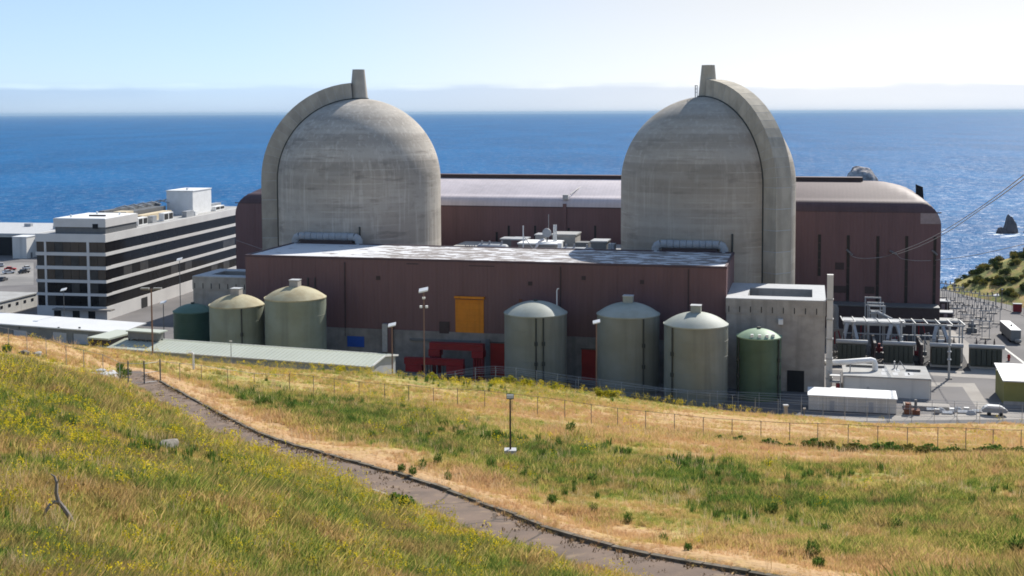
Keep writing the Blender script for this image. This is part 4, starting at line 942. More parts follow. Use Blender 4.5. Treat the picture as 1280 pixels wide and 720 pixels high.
# ---- long white roofed store and green roofed shed behind the slope
AX = radians(21.5)
fr = atZ(150, 415, 5.2)
t = thing('long_store', 'long low grey store with bright white roof and roller doors, left edge', 'shed', (fr[0], fr[1], 0), -AX)
MB().box(-62, 0, 0, 9.5, 0, 4.8).build('wall', M['tanwall'], t)
MB().add([(-62.3, -.4, 4.85), (.5, -.4, 4.85), (.5, 10, 5.7), (-62.3, 10, 5.7), (-62.3, -.4, 5.15), (.5, -.4, 5.15), (.5, 10, 6.0), (-62.3, 10, 6.0)], [(0,3,2,1),(4,5,6,7),(0,1,5,4),(1,2,6,5),(2,3,7,6),(3,0,4,7)]).build('roof', M['roofwhite'], t)
def on_front(px, py):                        # local x, z on the store's front wall
    d = ray(px, py); n_ = np.array([sin(AX), cos(AX), 0]); q = EYE+d*(((fr-EYE)@n_)/(d@n_)); return float((q-fr)@np.array([cos(AX), -sin(AX), 0])), float(q[2])
for x0, x1, y0 in ((17, 33, 412.5), (66, 83, 415), (92, 110, 417)):
    a, z1 = on_front(x0, y0); b_, _ = on_front(x1, y0); o = MB().box(a, b_, -.06, -.005, .05, z1).build('roller_door', M['door_grey'], t); MB().box(a-.2, a, -.12, -.005, .05, z1+.1).build('door_jamb', M['steel_dark'], o)
for px in (24, 49, 74, 100):
    a, z1 = on_front(px, 409.5); MB().box(a-.25, a+.25, -.35, -.005, z1-.2, z1+.2).build('wall_lamp', M['steel_dark'], t)

fr2 = atZ(465, 457.5, 12.6)
AX2 = radians(19.6)
t = thing('green_roof_shed', 'long shed with pale green ribbed metal roof above the grass crest', 'shed', (fr2[0], fr2[1], 8.0), -AX2)
L2, D2 = 63.8, 11.5
wv = MB(); pr = [(0.3, 0), (D2-.3, 0), (D2-.3, 4.3), (D2/2, 5.2), (.3, 4.3)]
wv.add([(-L2+.4, y_, z_-(3 if z_ == 0 else 0)) for y_, z_ in pr]+[(-.3, y_, z_-(3 if z_ == 0 else 0)) for y_, z_ in pr], [(0,1,2,3,4),(9,8,7,6,5)]+[(i, 5+i, 5+(i+1) % 5, (i+1) % 5) for i in range(5)]); wv.build('wall', M['door_grey'], t)
for s_, (ya, za_), (yb, zb_) in ((0, (-.3, 4.38), (D2/2, 5.35)), (1, (D2/2, 5.35), (D2+.3, 4.38))):
    b = MB(); b.add([(-L2, ya, za_), (0, ya, za_), (0, yb, zb_), (-L2, yb, zb_), (-L2, ya, za_+.15), (0, ya, za_+.15), (0, yb, zb_+.15), (-L2, yb, zb_+.15)], [(0,3,2,1),(4,5,6,7),(0,1,5,4),(1,2,6,5),(2,3,7,6),(3,0,4,7)])
    ro = b.build('roof_slope', M['greenroof'], t)
    rb = MB()
    for k in range(int(L2/.993)):
        xx = -L2+.5+k*.993; rb.beam((xx, ya+.02, za_+.18), (xx, yb-.02, zb_+.18), .08, .09)
    kind(rb.build('roof_seam', M['greenroof'], ro), 'stuff')
MB().beam((.06, -.3, 4.5), (.06, D2/2, 5.47), .12, .32).build('barge_board', M['white'], t); MB().beam((.06, D2/2, 5.47), (.06, D2+.3, 4.5), .12, .32).build('barge_board', M['white'], t)
MB().box(-L2, 0, -.42, -.31, 4.3, 4.55).build('gutter', M['white_wall'], t)
MB().box(-L2, 0, D2+.31, D2+.45, 4.3, 4.6).build('gutter', M['white_wall'], t)
# raised entry block at the left end and a box on legs on the roof
def on_roof(px, py, z):
    q = atZ(px, py, z)-fr2; return float(q@np.array([cos(AX2), -sin(AX2), 0])), float(q@np.array([sin(AX2), cos(AX2), 0]))
a = on_roof(112, 421.5, 14.3); b_ = on_roof(131, 424, 14.3)
MB().box(a[0], b_[0]+.2, a[1], a[1]+9, .05, 6.0).build('entry_block', M['brown_dark'], t); MB().box(a[0]-.3, b_[0]+.5, a[1]-.4, a[1]+9.4, 6.0, 6.35).build('entry_roof', M['greenroof'], t)
a = on_roof(160, 424, 13.6); b_ = on_roof(195, 426.5, 13.6); t2 = thing('roof_unit', 'brown box on short legs standing on the green metal roof', 'equipment', fr2+np.array([cos(AX2), -sin(AX2), 0])*a[0]+np.array([sin(AX2), cos(AX2), 0])*a[1]+np.array([0, 0, 0]), -AX2)
t2.location.z = 12.95; wd = b_[0]-a[0]
MB().box(0, wd, 0, 2.6, .75, 2.3).build('casing', M['tanwall'], t2); MB().box(-.3, wd+.9, -.3, 2.9, 2.3, 2.55).build('lid', M['greenroof'], t2)
for k in range(4):
    for y_ in (.05, 2.3): MB().box(wd*k/3.2, wd*k/3.2+.3, y_, y_+.3, -.55, .75).build('leg', M['steel_dark'], t2)

# ================================================================ SMALLER THINGS
# ---- lamp and camera poles
def lamp(label, base, top, style='flat', m_='wood', r=.13, az=0., group='lamp poles', foot=False):
    base = np.array(base, float); h = top-base[2]
    t = thing('lamp_pole', label, 'lamp pole', base, az, group)
    MB().tube([(0, 0, -.3), (0, 0, h*.5), (0, 0, h)], [r, r*.9, r*.75], 8).build('pole', M[m_], t)
    if style == 'twin':
        MB().box(-1.6, 1.6, -.06, .06, h-.25, h-.1).build('cross_arm', M['steel_dark'], t)
        for s_ in (-1, 1): MB().box(s_*1.15-.75, s_*1.15+.75, -.45, .45, h-.08, h+.18).build('lamp_head', M['tanwall'], t)
    elif style == 'flat':
        MB().add([(-.75, -.5, h), (.75, -.5, h+.35), (.75, .5, h+.75), (-.75, .5, h+.4), (-.75, -.5, h+.2), (.75, -.5, h+.55), (.75, .5, h+.95), (-.75, .5, h+.6)], [(0,3,2,1),(4,5,6,7),(0,1,5,4),(1,2,6,5),(2,3,7,6),(3,0,4,7)]).build('lamp_head', M['white'], t)
    elif style == 'mast':
        MB().add([(-1.0, -.6, h), (.9, -.6, h+.4), (.9, .6, h+.9), (-1.0, .6, h+.5), (-1.0, -.6, h+.3), (.9, -.6, h+.7), (.9, .6, h+1.2), (-1.0, .6, h+.8)], [(0,3,2,1),(4,5,6,7),(0,1,5,4),(1,2,6,5),(2,3,7,6),(3,0,4,7)]).build('lamp_head', M['white'], t)
        MB().box(-.7, .7, -.06, .06, h-3.0, h-2.85).build('cross_arm', M['steel_dark'], t)
        for s_ in (-1, 1): MB().box(s_*.6-.25, s_*.6+.25, -.35, .35, h-3.2, h-2.75).build('camera', M['white'], t)
        MB().box(-.3, .3, -.3, .3, h-1.3, h-.9).build('sensor', M['white'], t)
    elif style == 'flood':
        MB().add([(-.28, -.22, h-.05), (.28, -.22, h-.05), (.28, .12, h-.15), (-.28, .12, h-.15), (-.28, -.1, h+.32), (.28, -.1, h+.32), (.28, .22, h+.2), (-.28, .22, h+.2)], [(0,3,2,1),(4,5,6,7),(0,1,5,4),(1,2,6,5),(2,3,7,6),(3,0,4,7)]).build('lamp_head', M['steel_dark'], t)
        MB().box(-.25, .25, -.245, -.165, h+.0, h+.26).build('lens', M['white'], t)
    if foot: MB().box(-.45, .45, -.45, .45, -.45, .72).build('footing', M['coping'], t)
    return t
def on_ground(px, py, D):
    q = atY(px, py, D); q[2] = max(0, float(height(np.array([q[0]]), np.array([q[1]]), False)[0])); return q
q = on_ground(191, 447, 226); lamp('tall wooden pole with twin flat lamps in front of the green roof', q, atY(191, 361, 226)[2], 'twin', 'wood', .17)
q = on_ground(530.5, 470, 259); lamp('tallest slim mast with slanted white head beside the orange door', q, atY(530, 366, 259)[2], 'mast', 'wood', .14)
q = on_ground(490.5, 466, 240); lamp('slim pole with white camera head at the end of the green roof', q, atY(490, 409, 240)[2], 'flat', 'wood', .14)
q = on_ground(745.5, 482, 256); lamp('pale slim pole with flat white head in front of the middle tanks', q, atY(745, 405, 256)[2], 'flat', 'wood', .17)
q = ground(638, 573.5); lamp('short dark flood light pole on a concrete block in the grass slope', q, atY(638, 497, q[1])[2], 'flood', 'brown_dark', .075, foot=True)
q = on_ground(205, 418, 318); lamp('short pole with white lamp head beside the left concrete block', q, atY(205, 380, 318)[2], 'flat', 'steel_dark', .14)
q = on_ground(80.5, 400, 338); lamp('thin street lamp standing before the corner of the office block', q, atY(80.5, 364, 338)[2], 'flat', 'steel_dark', .12)
q = on_ground(226, 402, 345); lamp('thin street lamp beside the long wall of the office block', q, atY(226, 326, 345)[2], 'flat', 'steel_dark', .12)
q = on_ground(289, 449, 243); lamp('small hooked lamp post at the grass crest before the green roof', q, atY(289, 427, 243)[2], 'flood', 'steel', .09)
q = atZ(1252, 387, 0); lamp('dark street lamp on the far road below the shrub covered headland', q, atY(1252, 362, q[1])[2], 'flood', 'steel_dark', .14, group='lamp poles')
q = atZ(1245, 385, 0); lamp('shorter leaning white headed lamp on the far road by the headland', q, atY(1245, 371, q[1])[2], 'flat', 'steel_dark', .1)
q = on_ground(1005, 524, 243); lamp('low white flood light on a short post by the long white cabin', q, atY(1005, 511, 243)[2], 'flood', 'steel_dark', .14)
lamp_s = [c for c in bpy.data.objects if c.name.startswith('lamp_head')]

# ---- fences: every post a part, rails and wire between them
def fence(label, P, h, m_='steel_dark', r=.05, barb=False, mesh=True, rails=(1.0,), grp='wire fences', step=.55):
    P = [np.array(p, float) for p in P]; o0 = P[0]
    t = thing('wire_fence', label, 'fence', o0, 0., grp); me = MB().tube([(0, 0, -.4), (0, 0, h)], r, 6).mesh('post', M[m_])
    for p in P:
        o = bpy.data.objects.new('post', me); COL.objects.link(o); o.parent = t; o.location = list(p-o0)
    for f in rails:
        b = MB()
        for a, c in zip(P[:-1], P[1:]): b.tube([a-o0+[0, 0, h*f-.05], c-o0+[0, 0, h*f-.05]], r*.55, 4, False)
        b.build('rail', M[m_], t)
    if mesh:
        b = MB(); w = .0042
        for a, c in zip(P[:-1], P[1:]):
            a, c = a-o0, c-o0; L = np.linalg.norm((c-a)[:2]); n = max(2, int(L/step))
            for k in range(n):
                f0 = k/n; f1 = min(1, f0+h/L) if True else 1
                zt = h*(f1-f0)*L/h
                for lo, hi in ((.03, zt), (h-.03, h-zt)):
                    p0 = a+(c-a)*f0+np.array([0, 0, lo]); p1 = a+(c-a)*f1+np.array([0, 0, hi]); b.add([p0+[0, 0, w], p0-[0, 0, w], p1-[0, 0, w], p1+[0, 0, w]], [(0,1,2,3)])
        kind(b.build('wire_mesh', M['steel_dark'], t), 'stuff')
    if barb:
        b = MB()
        for p in P: b.beam(p-o0+[0, 0, h], p-o0+[-.1, -.35, h+.45], .05); b.beam(p-o0+[0, 0, h], p-o0+[.1, .35, h+.45], .05)
        kind(b.build('barb_arm', M[m_], t), 'stuff')
        b = MB()
        for s_ in (-.35, .35):
            for a, c in zip(P[:-1], P[1:]): b.tube([a-o0+[0, s_, h+.42], c-o0+[0, s_, h+.42]], .018, 3, False)
        kind(b.build('barb_wire', M['steel'], t), 'stuff')
    return t
def line(uv, step):
    out = []
    for (a, b), (c, d) in zip(uv[:-1], uv[1:]):
        n = max(1, round(hypot(c-a, d-b)/step)); out += [W(a+(c-a)*k/n, b+(d-b)*k/n) for k in range(n)]
    out.append(W(*uv[-1]))
    for q in out: q[2] = max(0., float(height(np.array([q[0]]), np.array([q[1]]), False)[0]))-.05
    return out
fence('tall inner security fence with barbed top close to the tank bases', line([(-66, -73.5), (-30, -73.8), (25, -73.0), (80, -71)], 4.3), 3.0, 'steel', .055, True, rails=(1.0, .5), grp='security fences')
fence('tall outer security fence with barbed top along the crest of the grass slope', line([(-60, -78.5), (-20, -79), (25, -79.0), (84, -76)], 4.3), 3.0, 'steel', .055, True, rails=(1.0, .5), grp='security fences')
RF = [(362,489,170),(392,492,169),(418,496,168),(449,500,167),(481,503,166),(511,505,164),(542,508,162.5),(572,511,161),(606,514,160),(640,518,158),(672,522,156),(706,527,153),(739,531,151),(772,535,149),(807,539,146),(843,543,143.5),(879,547,141),(915,550,139),(951,553,136.5),(987,556,135),(1022,558,134),(1060,559,132),(1097,560.5,131),(1134,562,130),(1172,563,129),(1207,564,128),(1241,565,127.5),(1276,566,127),(1312,567,126)]
fence('chain link fence of thin grey posts crossing the middle of the grass slope', [on_ground(*a) for a in RF], 2.5, 'steel_dark', .042, rails=(1.0,))
fence('short chain link run from the path gate towards the slope fence', [on_ground(*a) for a in ((201,477,146),(225,479,150),(252,481,156),(285,484,160),(318,486,165),(362,489,170))], 2.3, 'steel_dark', .04, rails=(1.0,))
fence('chain link fence climbing the brown slope at the left edge', [on_ground(*a) for a in ((-20,432,147),(11,436,146),(34,440,146),(58,448,146),(83,457,145),(105,462,144.5),(129,468,144),(150,474,144),(160,477,144))], 2.4, 'steel', .042, barb=False, rails=(1.0,))
ga = [on_ground(*a) for a in ((160.5,479,143),(180.5,479,143.5),(200.5,476.5,145))]
t = thing('path_gate', 'open wire gate of three dark posts where the path meets the fence', 'gate', ga[0])
for k, p in enumerate(ga): MB().tube([p-ga[0]+[0, 0, -.4], p-ga[0]+[0, 0, 2.7]], .085, 8).build('post', M['steel_dark'], t)
for k in (0, 1):
    a, c = ga[k]-ga[0], ga[k+1]-ga[0]; b = MB()
    for z_ in (.15, 1.3, 2.4): b.tube([a+[0, 0, z_], c+[0, 0, z_]], .03, 5)
    b.build('gate_frame', M['steel'], t)
p = ground(242, 462) if ground(242, 462) is not None else on_ground(242, 460, 190)
t = thing('vent_standpipe', 'small white hooked pipe standing in the grass at the crest', 'pipe', p); MB().tube([(0, 0, -.3), (0, 0, 2.3), (-.1, 0, 2.5), (-.7, 0, 2.5)], .16, 6).build('pipe', M['white'], t)
p = on_ground(982, 527, 241); t = thing('junction_post', 'short grey box post beside the low flood light at the fence', 'post', p); MB().box(-.35, .35, -.3, .3, -.3, 2.1).build('post', M['conc'], t); MB().box(-.5, .5, -.42, .42, 2.1, 2.4).build('cap', M['coping'], t)

# ---- red lifting frame and beams by the brown building
v = -58.5
def lay(px, py, vv=v): return onV(px, py, vv)
ua, zt = lay(538, 427.5); ub = lay(605, 431)[0]; zb = lay(570, 437)[1]
t = plant('lifting_frame', 'tall dark red steel lifting frame standing below the orange door', 'lifting frame', (ua+ub)/2, v)
h = (ub-ua)/2
MB().box(-h, h, -.9, .9, zb, zt).build('top_beam', M['red'], t); MB().box(-h+.3, h-.3, -1.1, 1.1, zt-.3, zt-.05).build('flange', M['red'], t)
for s_ in (-1, 1):
    c = s_*(h-1.25); MB().box(c-1.35, c+1.35, -1.3, 1.3, zb-1.5, zb-.01).build('head_block', M['red'], t)
    for dx in (-.95, -.32, .32, .95): MB().box(c+dx-.16, c+dx+.16, -.9, -.55, 0, zb-1.51).build('leg', M['red'], t); MB().box(c+dx-.16, c+dx+.16, .55, .9, 0, zb-1.51).build('leg', M['red'], t)
    MB().box(c-1.3, c+1.3, -1.0, 1.0, .02, .35).build('foot', M['red'], t)
ua, zt = lay(506, 447, -62.5); ub = lay(580, 450, -62.5)[0]
t = plant('spreader_beam', 'long red spreader beam lying in front of the red frame', 'beam', ua, -62.5); L_ = ub-ua
MB().box(0, L_, -.6, .6, zt-1.3, zt).build('beam', M['red'], t); MB().box(0, L_, -.75, .75, zt, zt+.12).build('flange', M['red'], t); MB().box(L_*.72, L_, -.9, .9, zt-3.2, zt-1.31).build('end_box', M['red'], t); MB().box(.4, L_*.3, -.9, .9, max(.1, zt-3.0), zt-1.31).build('end_box', M['red'], t)
for k in range(4): MB().box(L_*(.36+.09*k), L_*(.36+.09*k)+.25, -.4, .4, 0, zt-1.31).build('support', M['steel_dark'], t)
ua = lay(568, 448, -60)[0]; t = plant('drum', 'dark blue round tank lying under the red lifting frame', 'drum', ua, -60.2)
MB().tube([(-1.6, 0, 3.2), (-1.45, 0, 3.2), (1.45, 0, 3.2), (1.6, 0, 3.2)], [1.2, 1.5, 1.5, 1.2], 16).build('shell', M['blue_dark'], t, 40); MB().box(-1.2, 1.2, -.8, .8, 0, 2.0).build('cradle', M['steel_dark'], t)

# ---- pump house with its big white pipe
ua, vb = PL(1056, 494); t = plant('pump_house', 'low white flat roofed pump house with patchy roof right of the concrete block', 'shed', 33.6, -56.5)
LW, zr = 18.0, onV(1100, 471, -56.5)[1]
MB().box(.2, LW-.2, .2, 13.3, 0, zr-.3).build('wall', M['white_wall'], t); MB().box(0, LW, 0, 13.5, zr-.3, zr).build('roof', M['roofgrey'], t)
for a, b_, c, d_2 in ((1, 9, 9.5, 11.2), (13.5, 16.4, 7.0, 8.6)): MB().box(a, b_, c, d_2, zr, zr+.5).build('skylight', M['steel_dark'], t)
for a, b_ in ((8.0, 2.0), (10.4, 2.0), (12.8, 2.0), (8.4, 6.0), (11.0, 6.0), (13.6, 3.0)): MB().box(a, a+1.1, b_, b_+3.2, zr+.004, zr+.03).build('roof_sheet', M['coping'], t)
MB().box(11, 11.3, 9.5, 10, zr, zr+1.6).build('vent', M['steel'], t); MB().tube([(11.5, 9.2, zr), (12.2, 9.2, zr+1.8), (13.4, 9.2, zr)], .12).build('bracket', M['steel'], t)
for a in (.1, LW-.1): MB().tube([(a, -.12, 0), (a, -.12, zr)], .09).build('downpipe', M['steel'], t)
MB().box(4.9, 5.4, -.08, .19, .05, 2.1).build('wall_pipe', M['steel'], t)
u0, z0 = onV(1032, 453.5, -52.5); u1, z1 = onV(1094, 450, -50)
t = plant('process_pipe', 'fat white pipe bending from the concrete block into the pump house roof', 'pipe', u0, -52.5, z0)
MB().tube([(-1.2, 0, -.1), (4, .4, .25), (u1-u0-.9, 2.2, z1-z0), (u1-u0-.3, 2.4, z1-z0-.2), (u1-u0, 2.5, z1-z0-.9), (u1-u0, 2.5, zr-z0+.05)], .62, 12).build('pipe', M['white'], t, 60)
for k, a in enumerate((1.2, 5.2)): MB().box(a-.12, a+.12, .1, .4, -z0, -.3+k*.15).build('support', M['steel'], t)
t = plant('stair_tower', 'grey steel ladder rack with red boxes beside the concrete block', 'rack', 30.6, -57)
for a, b_ in ((0, 0), (2.4, 0), (0, 2), (2.4, 2)): MB().box(a, a+.15, b_, b_+.15, 0, 4.8).build('leg', M['steel'], t)
for z_ in (1.4, 2.8, 4.2): MB().box(.16, 2.39, 0, 2.15, z_, z_+.12).build('shelf', M['steel'], t)
MB().box(1.5, 2.3, .3, 1.2, 1.53, 2.5).build('red_box', M['red'], t)

# ---- long white cabin and things around it
t = plant('site_cabin', 'long white flat roofed site cabin behind the security fence', 'cabin', 26.4, -71.6); L_ = 17.2
MB().box(0, L_, 0, 5.8, .12, 3.0).build('wall', M['white_wall'], t); MB().box(.2, L_-.2, .2, 5.6, 0, .119).build('plinth', M['steel_dark'], t)
MB().add([(-.2, -.2, 3.0), (L_+.2, -.2, 3.0), (L_+.2, 6, 3.35), (-.2, 6, 3.35), (-.2, -.2, 3.2), (L_+.2, -.2, 3.2), (L_+.2, 6, 3.55), (-.2, 6, 3.55)], [(0,3,2,1),(4,5,6,7),(0,1,5,4),(1,2,6,5),(2,3,7,6),(3,0,4,7)]).build('roof', M['roofwhite'], t)
for k in range(1, 9): MB().box(L_*k/9-.05, L_*k/9+.05, -.06, -.005, .15, 2.98).build('wall_rib', M['white'], t)
for k in (2, 6): MB().box(L_*k/9+.4, L_*k/9+1.3, -.05, -.006, .15, 2.2).build('door', M['door_grey'], t)
t = plant('rusty_machine', 'rusty brown machinery heap at the right end of the long white cabin', 'machinery', 45.2, -71.2)
MB().box(0, 3.0, 0, 2, .05, .9).build('base', M['rust'], t); MB().box(.2, 1.3, .3, 1.6, .9, 2.2).build('engine', M['rust'], t); MB().tube([(2.2, 1, .9), (2.2, 1, 2.9)], .28, 8).build('stack', M['steel_dark'], t); MB().beam((.2, .4, 2.2), (2.8, 1.4, 1.1), .2).build('boom', M['steel_dark'], t)
t = plant('stone_slab', 'low flat pink paved slab beside the rusty machinery', 'slab', 45.5, -66.5); MB().box(0, 9, 0, 3.2, 0, .8).build('slab', M['pale_conc'], t)
scrap = [('pipe_bundle', 'bundle of white pipes on the ground inside the fence'), ('crate', 'small white crate on the ground inside the fence'), ('tarp_heap', 'pale tarpaulin heap on the ground inside the fence')]
for k, px in enumerate((1164, 1171, 1176, 1184, 1190, 1197, 1203, 1208, 1214, 1221)):
    u0, v0 = PL(px, 514+(k*3) % 5); z = k % 3
    t = plant(scrap[z][0], scrap[z][1], ('pipe', 'crate', 'heap')[z], u0, v0, 0, ('white pipe bundles', 'white crates in the yard', 'tarpaulin heaps')[z])
    if z == 0:
        for j in range(3): MB().tube([(-.9, j*.3, .25+.2*(j == 1)), (1.0, j*.3+.2, .25+.2*(j == 1))], .16, 6).build('pipe', M['white'], t)
    elif z == 1: MB().box(-.5, .5, -.4, .4, .12, .95).build('body', M['steel' if k % 2 else 'white'], t); MB().box(-.55, .55, -.45, .45, 0, .11).build('pallet', M['wood'], t)
    else:
        o = MB().lathe([(.95, 0), (.8, .4), (.45, .8), (.05, .95)], 9, cap=False).build('heap', M['coping'], t); o.scale = (1.2, .7, 1)
u0, v0 = PL(1243, 520); t = plant('boat_trailer', 'low pale blue covered trailer parked inside the fence at right', 'trailer', u0-2.2, v0)
MB().prism([(0, .6), (4.4, .6), (4.8, 1.0), (4.2, 1.5), (.4, 1.6), (-.1, 1.1)], 0, 1.7).build('body', M['busgrey'], t); MB().prism([(.4, 1.61), (4.2, 1.51), (3.4, 1.95), (1.0, 2.0)], .1, 1.6).build('cover', M['white'], t)
for a in (1.2, 3.4): MB().tube([(a, -.05, .4), (a, .25, .4)], .4, 12).build('wheel', M['tyre'], t)

# ---- olive building at the right edge
u0, v0 = PL(1254.5, 506); t = plant('olive_building', 'olive green metal building with white roof at the right edge', 'shed', u0, v0)
MB().box(0, 30, 0, 12, 0, 5.0).build('wall', M['olive'], t)
MB().add([(-.3, -.4, 4.95), (30, -.4, 4.95), (30, 12.4, 6.1), (-.3, 12.4, 6.1), (-.3, -.4, 5.2), (30, -.4, 5.2), (30, 12.4, 6.35), (-.3, 12.4, 6.35)], [(0,3,2,1),(4,5,6,7),(0,1,5,4),(1,2,6,5),(2,3,7,6),(3,0,4,7)]).build('roof', M['roofwhite'], t)
MB().box(-.02, 30, -.06, -.005, .02, .8).build('plinth', M['conc'], t)

# ---- transformers
def transformer(x0, x1, label):
    u0, vv = PL(x0, 457); u1 = PL(x1, 457)[0]; L_ = u1-u0; t = plant('transformer', label, 'transformer', u0, -21.5, 0, 'transformers in the yard'); H = 5.4
    MB().box(.5, L_-.5, .9, 4.6, .5, H-.6).build('tank', M['radiator'], t); MB().box(.2, L_-.2, .5, 5, 0, .49).build('plinth', M['conc'], t)
    n = 6
    for k in range(n):
        a = .5+(L_-1)*(k+.08)/n; w = (L_-1)/n*.8; f = MB()
        for j in range(4): f.box(a+w*j/4, a+w*j/4+w*.16, .05, .88, .8, H-.9)
        f.box(a, a+w, .3, .6, .75, .85); f.box(a, a+w, .3, .6, H-.9, H-.8); kind(f.build('radiator', M['radiator'], t), 'stuff')
    for y_ in (.6,): MB().tube([(0, y_, H-.1), (.15, y_, H-.1), (L_-.15, y_, H-.1), (L_, y_, H-.1)], [.4, .52, .52, .4], 12).build('conservator', M['busgrey'], t, 40)
    for k in range(3):
        a = L_*(k+1)/4; b = MB().lathe([(.25, H-.6), (.25, H+.2), (.12, H+.4), (.26, H+.55), (.12, H+.7), (.24, H+.85), (.1, H+1.0), (.1, H+1.5)], 8, (a, 3)); b.build('bushing', M['brown_dark'], t)
    return t
transformer(1045, 1085, 'shaded transformer farthest left, below the tall grey bus frame'); transformer(1103, 1144, 'shaded transformer second from the left beside the steel post'); transformer(1161, 1202, 'half sunlit transformer third in the row under the bus gantry'); transformer(1208.5, 1251.5, 'freestanding sunlit transformer at the right end of the row')

# ---- bus structure between transformers and turbine hall
v = -14.0
t = plant('bus_gantry', 'grey steel bus gantry standing over the transformers by the turbine hall', 'gantry', 0, 0)
ua, zt = onV(1054, 397, v); ub = onV(1206, 402, v)[0]; zl = zt-1.3
for vv_ in (v, v+6): MB().box(ua, ub, vv_-.18, vv_+.18, zl, zl+.45).build('long_beam', M['busgrey'], t)
MB().box(ua, ua+(ub-ua)*.52, v+.9, v+5.1, zl-.6, zl+.5).build('bus_duct', M['busgrey'], t)
for k in range(11): a = ua+(ub-ua)*k/10; MB().beam((a, v-.8, zl+.55), (a-.5, v+6.6, zl+.55), .22).build('cross_bar', M['steel'], t)
for k in range(6):
    a = ua+.5+(ub-ua-1)*k/5
    for vv_ in (v, v+6): MB().box(a-.16, a+.16, vv_-.16, vv_+.16, 0, zl-.01).build('post', M['busgrey'], t)
MB().box(ua, ub, v-.3, v+.1, zl-2.6, zl-2.35).build('lower_beam', M['busgrey'], t)
for px in (1063, 1118, 1175):                # A shaped bus drops to the transformers
    a, z1 = onV(px, 400, v-1.5); z0 = onV(px, 426, v-3)[1]
    for s_ in (-1, 1): MB().beam((a+s_*.7, v-1.0, zl), (a+s_*1.6, v-3.5, z0+.3), .75, .6).build('bus_leg', M['busgrey'], t)
    MB().box(a-2.0, a+2.0, v-4.2, v-2.6, z0-.6, z0+.3).build('bus_box', M['busgrey'], t)
t = plant('bus_tower', 'tall stacked grey box frame rising behind the bus gantry', 'gantry', 0, 0)
for k, (x0, x1, y0, vv_) in enumerate(((1081, 1101.5, 371, 2), (1084, 1105, 377.5, -2.5), (1086, 1107, 381.5, -6))):
    a, z1 = onV(x0, y0, vv_); c = onV(x1, y0, vv_)[0]
    for q in (a, c-.3): MB().box(q, q+.3, vv_, vv_+.3, 0, z1-.35).build('post', M['busgrey'], t)
    MB().box(a, c, vv_, vv_+.35, z1-.34, z1).build('cap_beam', M['busgrey'], t); MB().box(a+.31, c-.31, vv_+.05, vv_+.25, z1-2.2, z1-2.0).build('tie_beam', M['busgrey'], t)
    if k == 2:
        MB().box(a+.6, a+2.0, vv_+.5, vv_+2.2, zl-1, z1-1.6).build('bus_riser', M['coping'], t); MB().box(a+2.4, c-.5, vv_+.5, vv_+2.2, zl-1, z1-2.4).build('bus_riser', M['busgrey'], t)
        e, ze = onV(1115, 400, -8); MB().tube([(a+2.0, vv_-.2, z1-1.6), (e, -8.5, ze+.2)], .42, 8).build('sloping_bus', M['busgrey'], t)
for k, (px, yt, yb) in enumerate(((1066, 403, 449), (1126, 402, 455), (1186, 408, 474))):
    q = atZ(px, yb, 0); t = thing('steel_post', ('grey bus post in front of the leftmost transformer', 'grey bus post with knobs in front of the second transformer', 'tall grey post with knobs casting a shadow in front of the third transformer')[k], 'post', q, -PH, 'steel bus posts')
    h = atY(px, yt, q[1])[2]; MB().tube([(0, 0, 0), (0, 0, h)], .26, 8).build('post', M['steel'], t); MB().box(-.7, .7, -.3, .3, 0, .3).build('footing', M['conc'], t)
    for z_ in (.35, .5, .62): MB().lathe([(.3, h*z_), (.5, h*z_+.15), (.5, h*z_+.35), (.3, h*z_+.5)], 8).build('collar', M['steel'], t)
    MB().box(-.6, .6, -.25, .25, h, h+.25).build('cap', M['steel'], t)
for k, (px, y0, y1, vv_) in enumerate(((1042, 380, 414, 4),)):
    u0, z1 = onV(px, y0, vv_); t = plant('cylinder_tank', 'slim grey upright tank at the foot of the turbine hall', 'tank', u0, vv_); MB().lathe([(1.3, 0), (1.3, z1-1), (.9, z1-.2), (.1, z1)], 16).build('shell', M['conc_dark'], t, 40); MB().box(-3, 2.5, -2, -1.4, 0, onV(px, 411, vv_-2)[1]).build('plinth_wall', M['conc_dark'], t)
for k, (px, py, cnt) in enumerate(((1098, 447, 0), (1148, 452, 1), (1215, 416, 2))):
    q = atZ(px, py, 0); t = thing('pump_skid', ('dark red pump skid between the first two transformers', 'dark red pump skid between the second and third transformers', 'dark control kiosk behind the freestanding transformer')[k], 'pump', q, -PH)
    MB().box(-1.3, 1.3, 0, 1.6, 0, 1.2).build('base', M['steel_dark'], t); MB().tube([(-.9, .8, 1.9), (1.0, .8, 1.9)], .6, 10).build('motor', M['red' if k < 2 else 'steel_dark'], t); MB().box(-.2, .5, .4, 1.2, 1.2, 3.4).build('riser', M['red' if k < 2 else 'steel'], t)
for k, (x0, x1, y0, y1) in enumerate(((1172, 1190, 390, 399), (1173, 1196, 400, 410), (1170, 1186, 376, 388))):
    q = atZ(x0, y1, 0); q1 = atZ(x1, y1, 0); h = atY(x0, y0, q[1])[2]
    t = thing('switch_house', ('low dark kiosk with pale roof right of the turbine hall', 'low dark kiosk nearest to the bus gantry end', 'farthest dark kiosk behind the turbine hall corner')[k], 'kiosk', q, -PH, 'yard kiosks'); wd = float(np.linalg.norm(q1-q))
    MB().box(0, wd, 0, 4, 0, h-.3).build('wall', M['brown_dark'], t); MB().box(-.3, wd+.3, -.3, 4.3, h-.3, h).build('roof', M['coping' if k != 1 else 'steel_dark'], t); MB().box(wd*.4, wd*.4+1, -.06, -.005, .05, min(2.1, h-.5)).build('door', M['brown_pale'], t)

